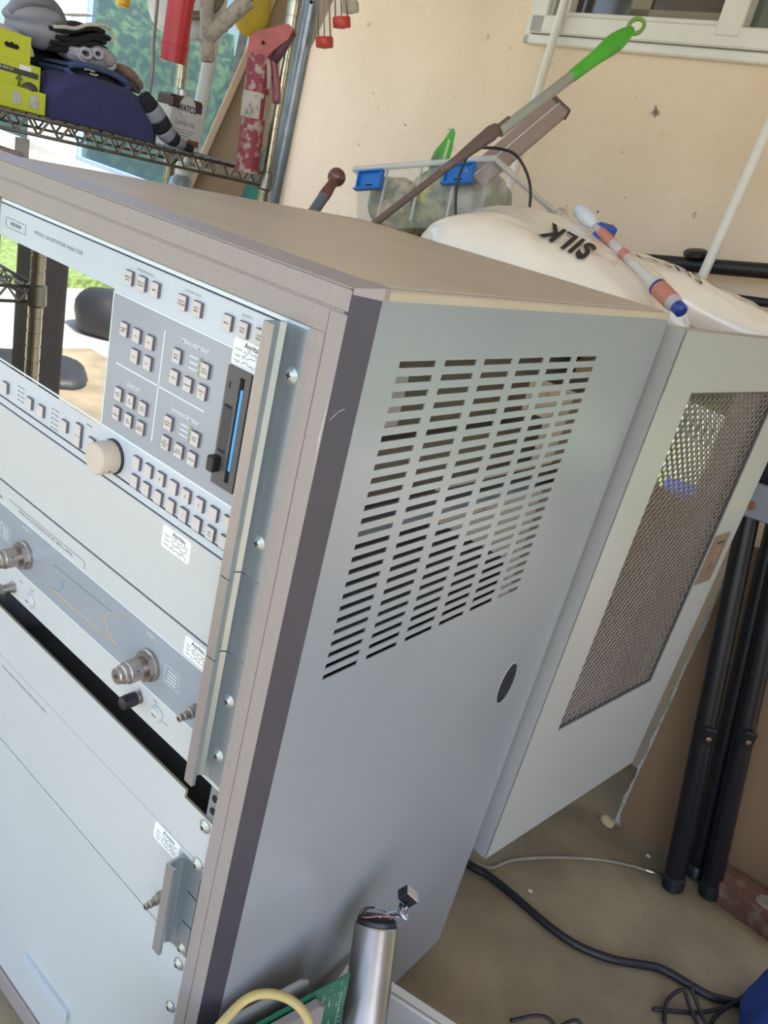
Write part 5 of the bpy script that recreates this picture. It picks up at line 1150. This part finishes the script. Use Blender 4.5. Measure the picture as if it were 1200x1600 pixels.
for k in range(8):
    a = rr.uniform(0, 6.28); r = rr.uniform(.018, .027)
    pts = [Tc+(ux*math.cos(a+.5*j)+uy*math.sin(a+.5*j))*r+ud*(.013+.004*math.sin(j+k)) for j in range(6)]
    if k < 5: pts += [lerp(pts[-1], CB, .5)+Vector((rr.uniform(-.008, .008), rr.uniform(-.008, .008), .004)), CB+Vector((rr.uniform(-.006, .006), rr.uniform(-.006, .006), -.004)), CB+Vector((rr.uniform(-.004, .004), rr.uniform(-.004, .004), .012))]
    mb = MB(); mb.tube(spline(pts, 5), .0013, 6); mb.build('wire', cwr[k % 5], cy, True)
for k in range(4):
    mb = MB(); mb.tube([CB+ux*.007*math.cos(t)*(1-.1*k)+uy*.007*math.sin(t)+ud*(.004*k-.004+.003*math.sin(2*t+k)) for t in [2*PI*j/16 for j in range(17)]], .0015, 6); mb.build('wire_twist', cwr[(3*k) % 4], cy, True)
Rc = frame(Vector((.62, .5, -.6)).normalized(), Vector((-.63, .77, 0)).normalized(), Vector((.62, .5, -.6)).normalized().cross(Vector((-.63, .77, 0)).normalized()))
mb = MB(); mb.box(CB+vw*.022, (.024, .016, .017), Rc, .0008); cc_ = mb.build('connector', M_black, cy)
mb = MB(); mb.box(CB+vw*.022+Rc @ Vector((0.0, 0, .0095)), (.023, .015, .002), Rc, .0004); mb.build('connector_face', paint('beige connector face', '#a59c8e', .5, .05), cc_)
# circuit board, plates, yellow cord
pcb = thing('circuit_board', (.09, .1, .05), 'green circuit board with grey metal cover standing in the tote', 'circuit board')
g0, g1 = Vector((.0975, .166, .516)), Vector((.060, .010, .508)); gx = (g1-g0).normalized(); gz = Vector((-.05, 0, 1)); gz = (gz-gx*gz.dot(gx)).normalized(); gy = gz.cross(gx)
if gy.x < 0: gy = -gy
M_pcb = paint('green solder mask', '#1a5540', .35, .08, 40)
mb = MB(); mb.prism([(0, 0), (.34, 0), (.34, -.42), (0, -.42)], g0, gx, gz, gy, -.0018); mb.build('board', M_pcb, pcb)
mb = MB(); mb.prism([(.048, -.014), (.055, -.008), (.335, -.010), (.335, -.40), (.048, -.40)], g0+gy*.003, gx, gz, gy, .012); mb.build('metal_cover', paint('pinkish grey cover', '#8d8480', .4, .06, 6, .05, 100, .3), pcb)
mb = MB()
rr = random.Random(9)
for k in range(46): a, h = rr.uniform(.004, .044), -rr.uniform(.01, .2); mb.box(g0+gx*a+gz*h+gy*.0004, (.0022, .0008, .0012) if k % 3 else (.0012, .0008, .008), frame(gx, gy, gz))
for k in range(26): mb.box(g0+gx*.010+gz*(-.03-.006*k)+gy*.0004, (.0025, .0008, .0025), frame(gx, gy, gz))
mb.build('solder_pads', paint('pale solder', '#a9b8a8', .35, .05, 10, 0, 100, .5), pcb, kind='stuff')
gp_ = thing('grey_plate', (.05, .06, .05), 'plain grey metal plate standing in the tote behind the circuit board', 'plate')
mb = MB(); h0 = Vector((.068, .118, .520)); mb.prism([(.0, -.008), (.012, 0), (.30, 0), (.30, -.42), (0, -.42)], h0, gx, gz, gy, -.003); mb.build('plate_sheet', paint('light grey plate', '#8d8d88', .45, .05, 6, .03, 100, .3), gp_)
yc = MB(); yc.tube(spline([(.085, -.12, .50), (.083, -.085, .60), (.086, -.062, .628), (.089, -.032, .643), (.104, -.011, .648), (.128, .002, .647), (.150, .004, .636), (.168, -.002, .60), (.178, -.02, .50)], 8), .0050, 12); yc = yc.build('looped_cable', paint('dirty yellow cord', '#a5925a', .6, .15, 40, .1, 120), smooth=True); tag(yc, 'dirty yellow cord arching up out of the tote at the bottom edge', 'cord')

# joined print and other pieces too small to pick apart
for o_ in list(C.objects):
    if o_.parent is not None and o_.name.split('.')[0] in ('white_lettering', 'dark_lettering', 'key_legends', 'sticker_handwriting', 'sticker_print', 'panel_lines', 'brand_lettering', 'product_lettering', 'bag_lettering', 'handle_gap'):
        o_['kind'] = 'stuff'
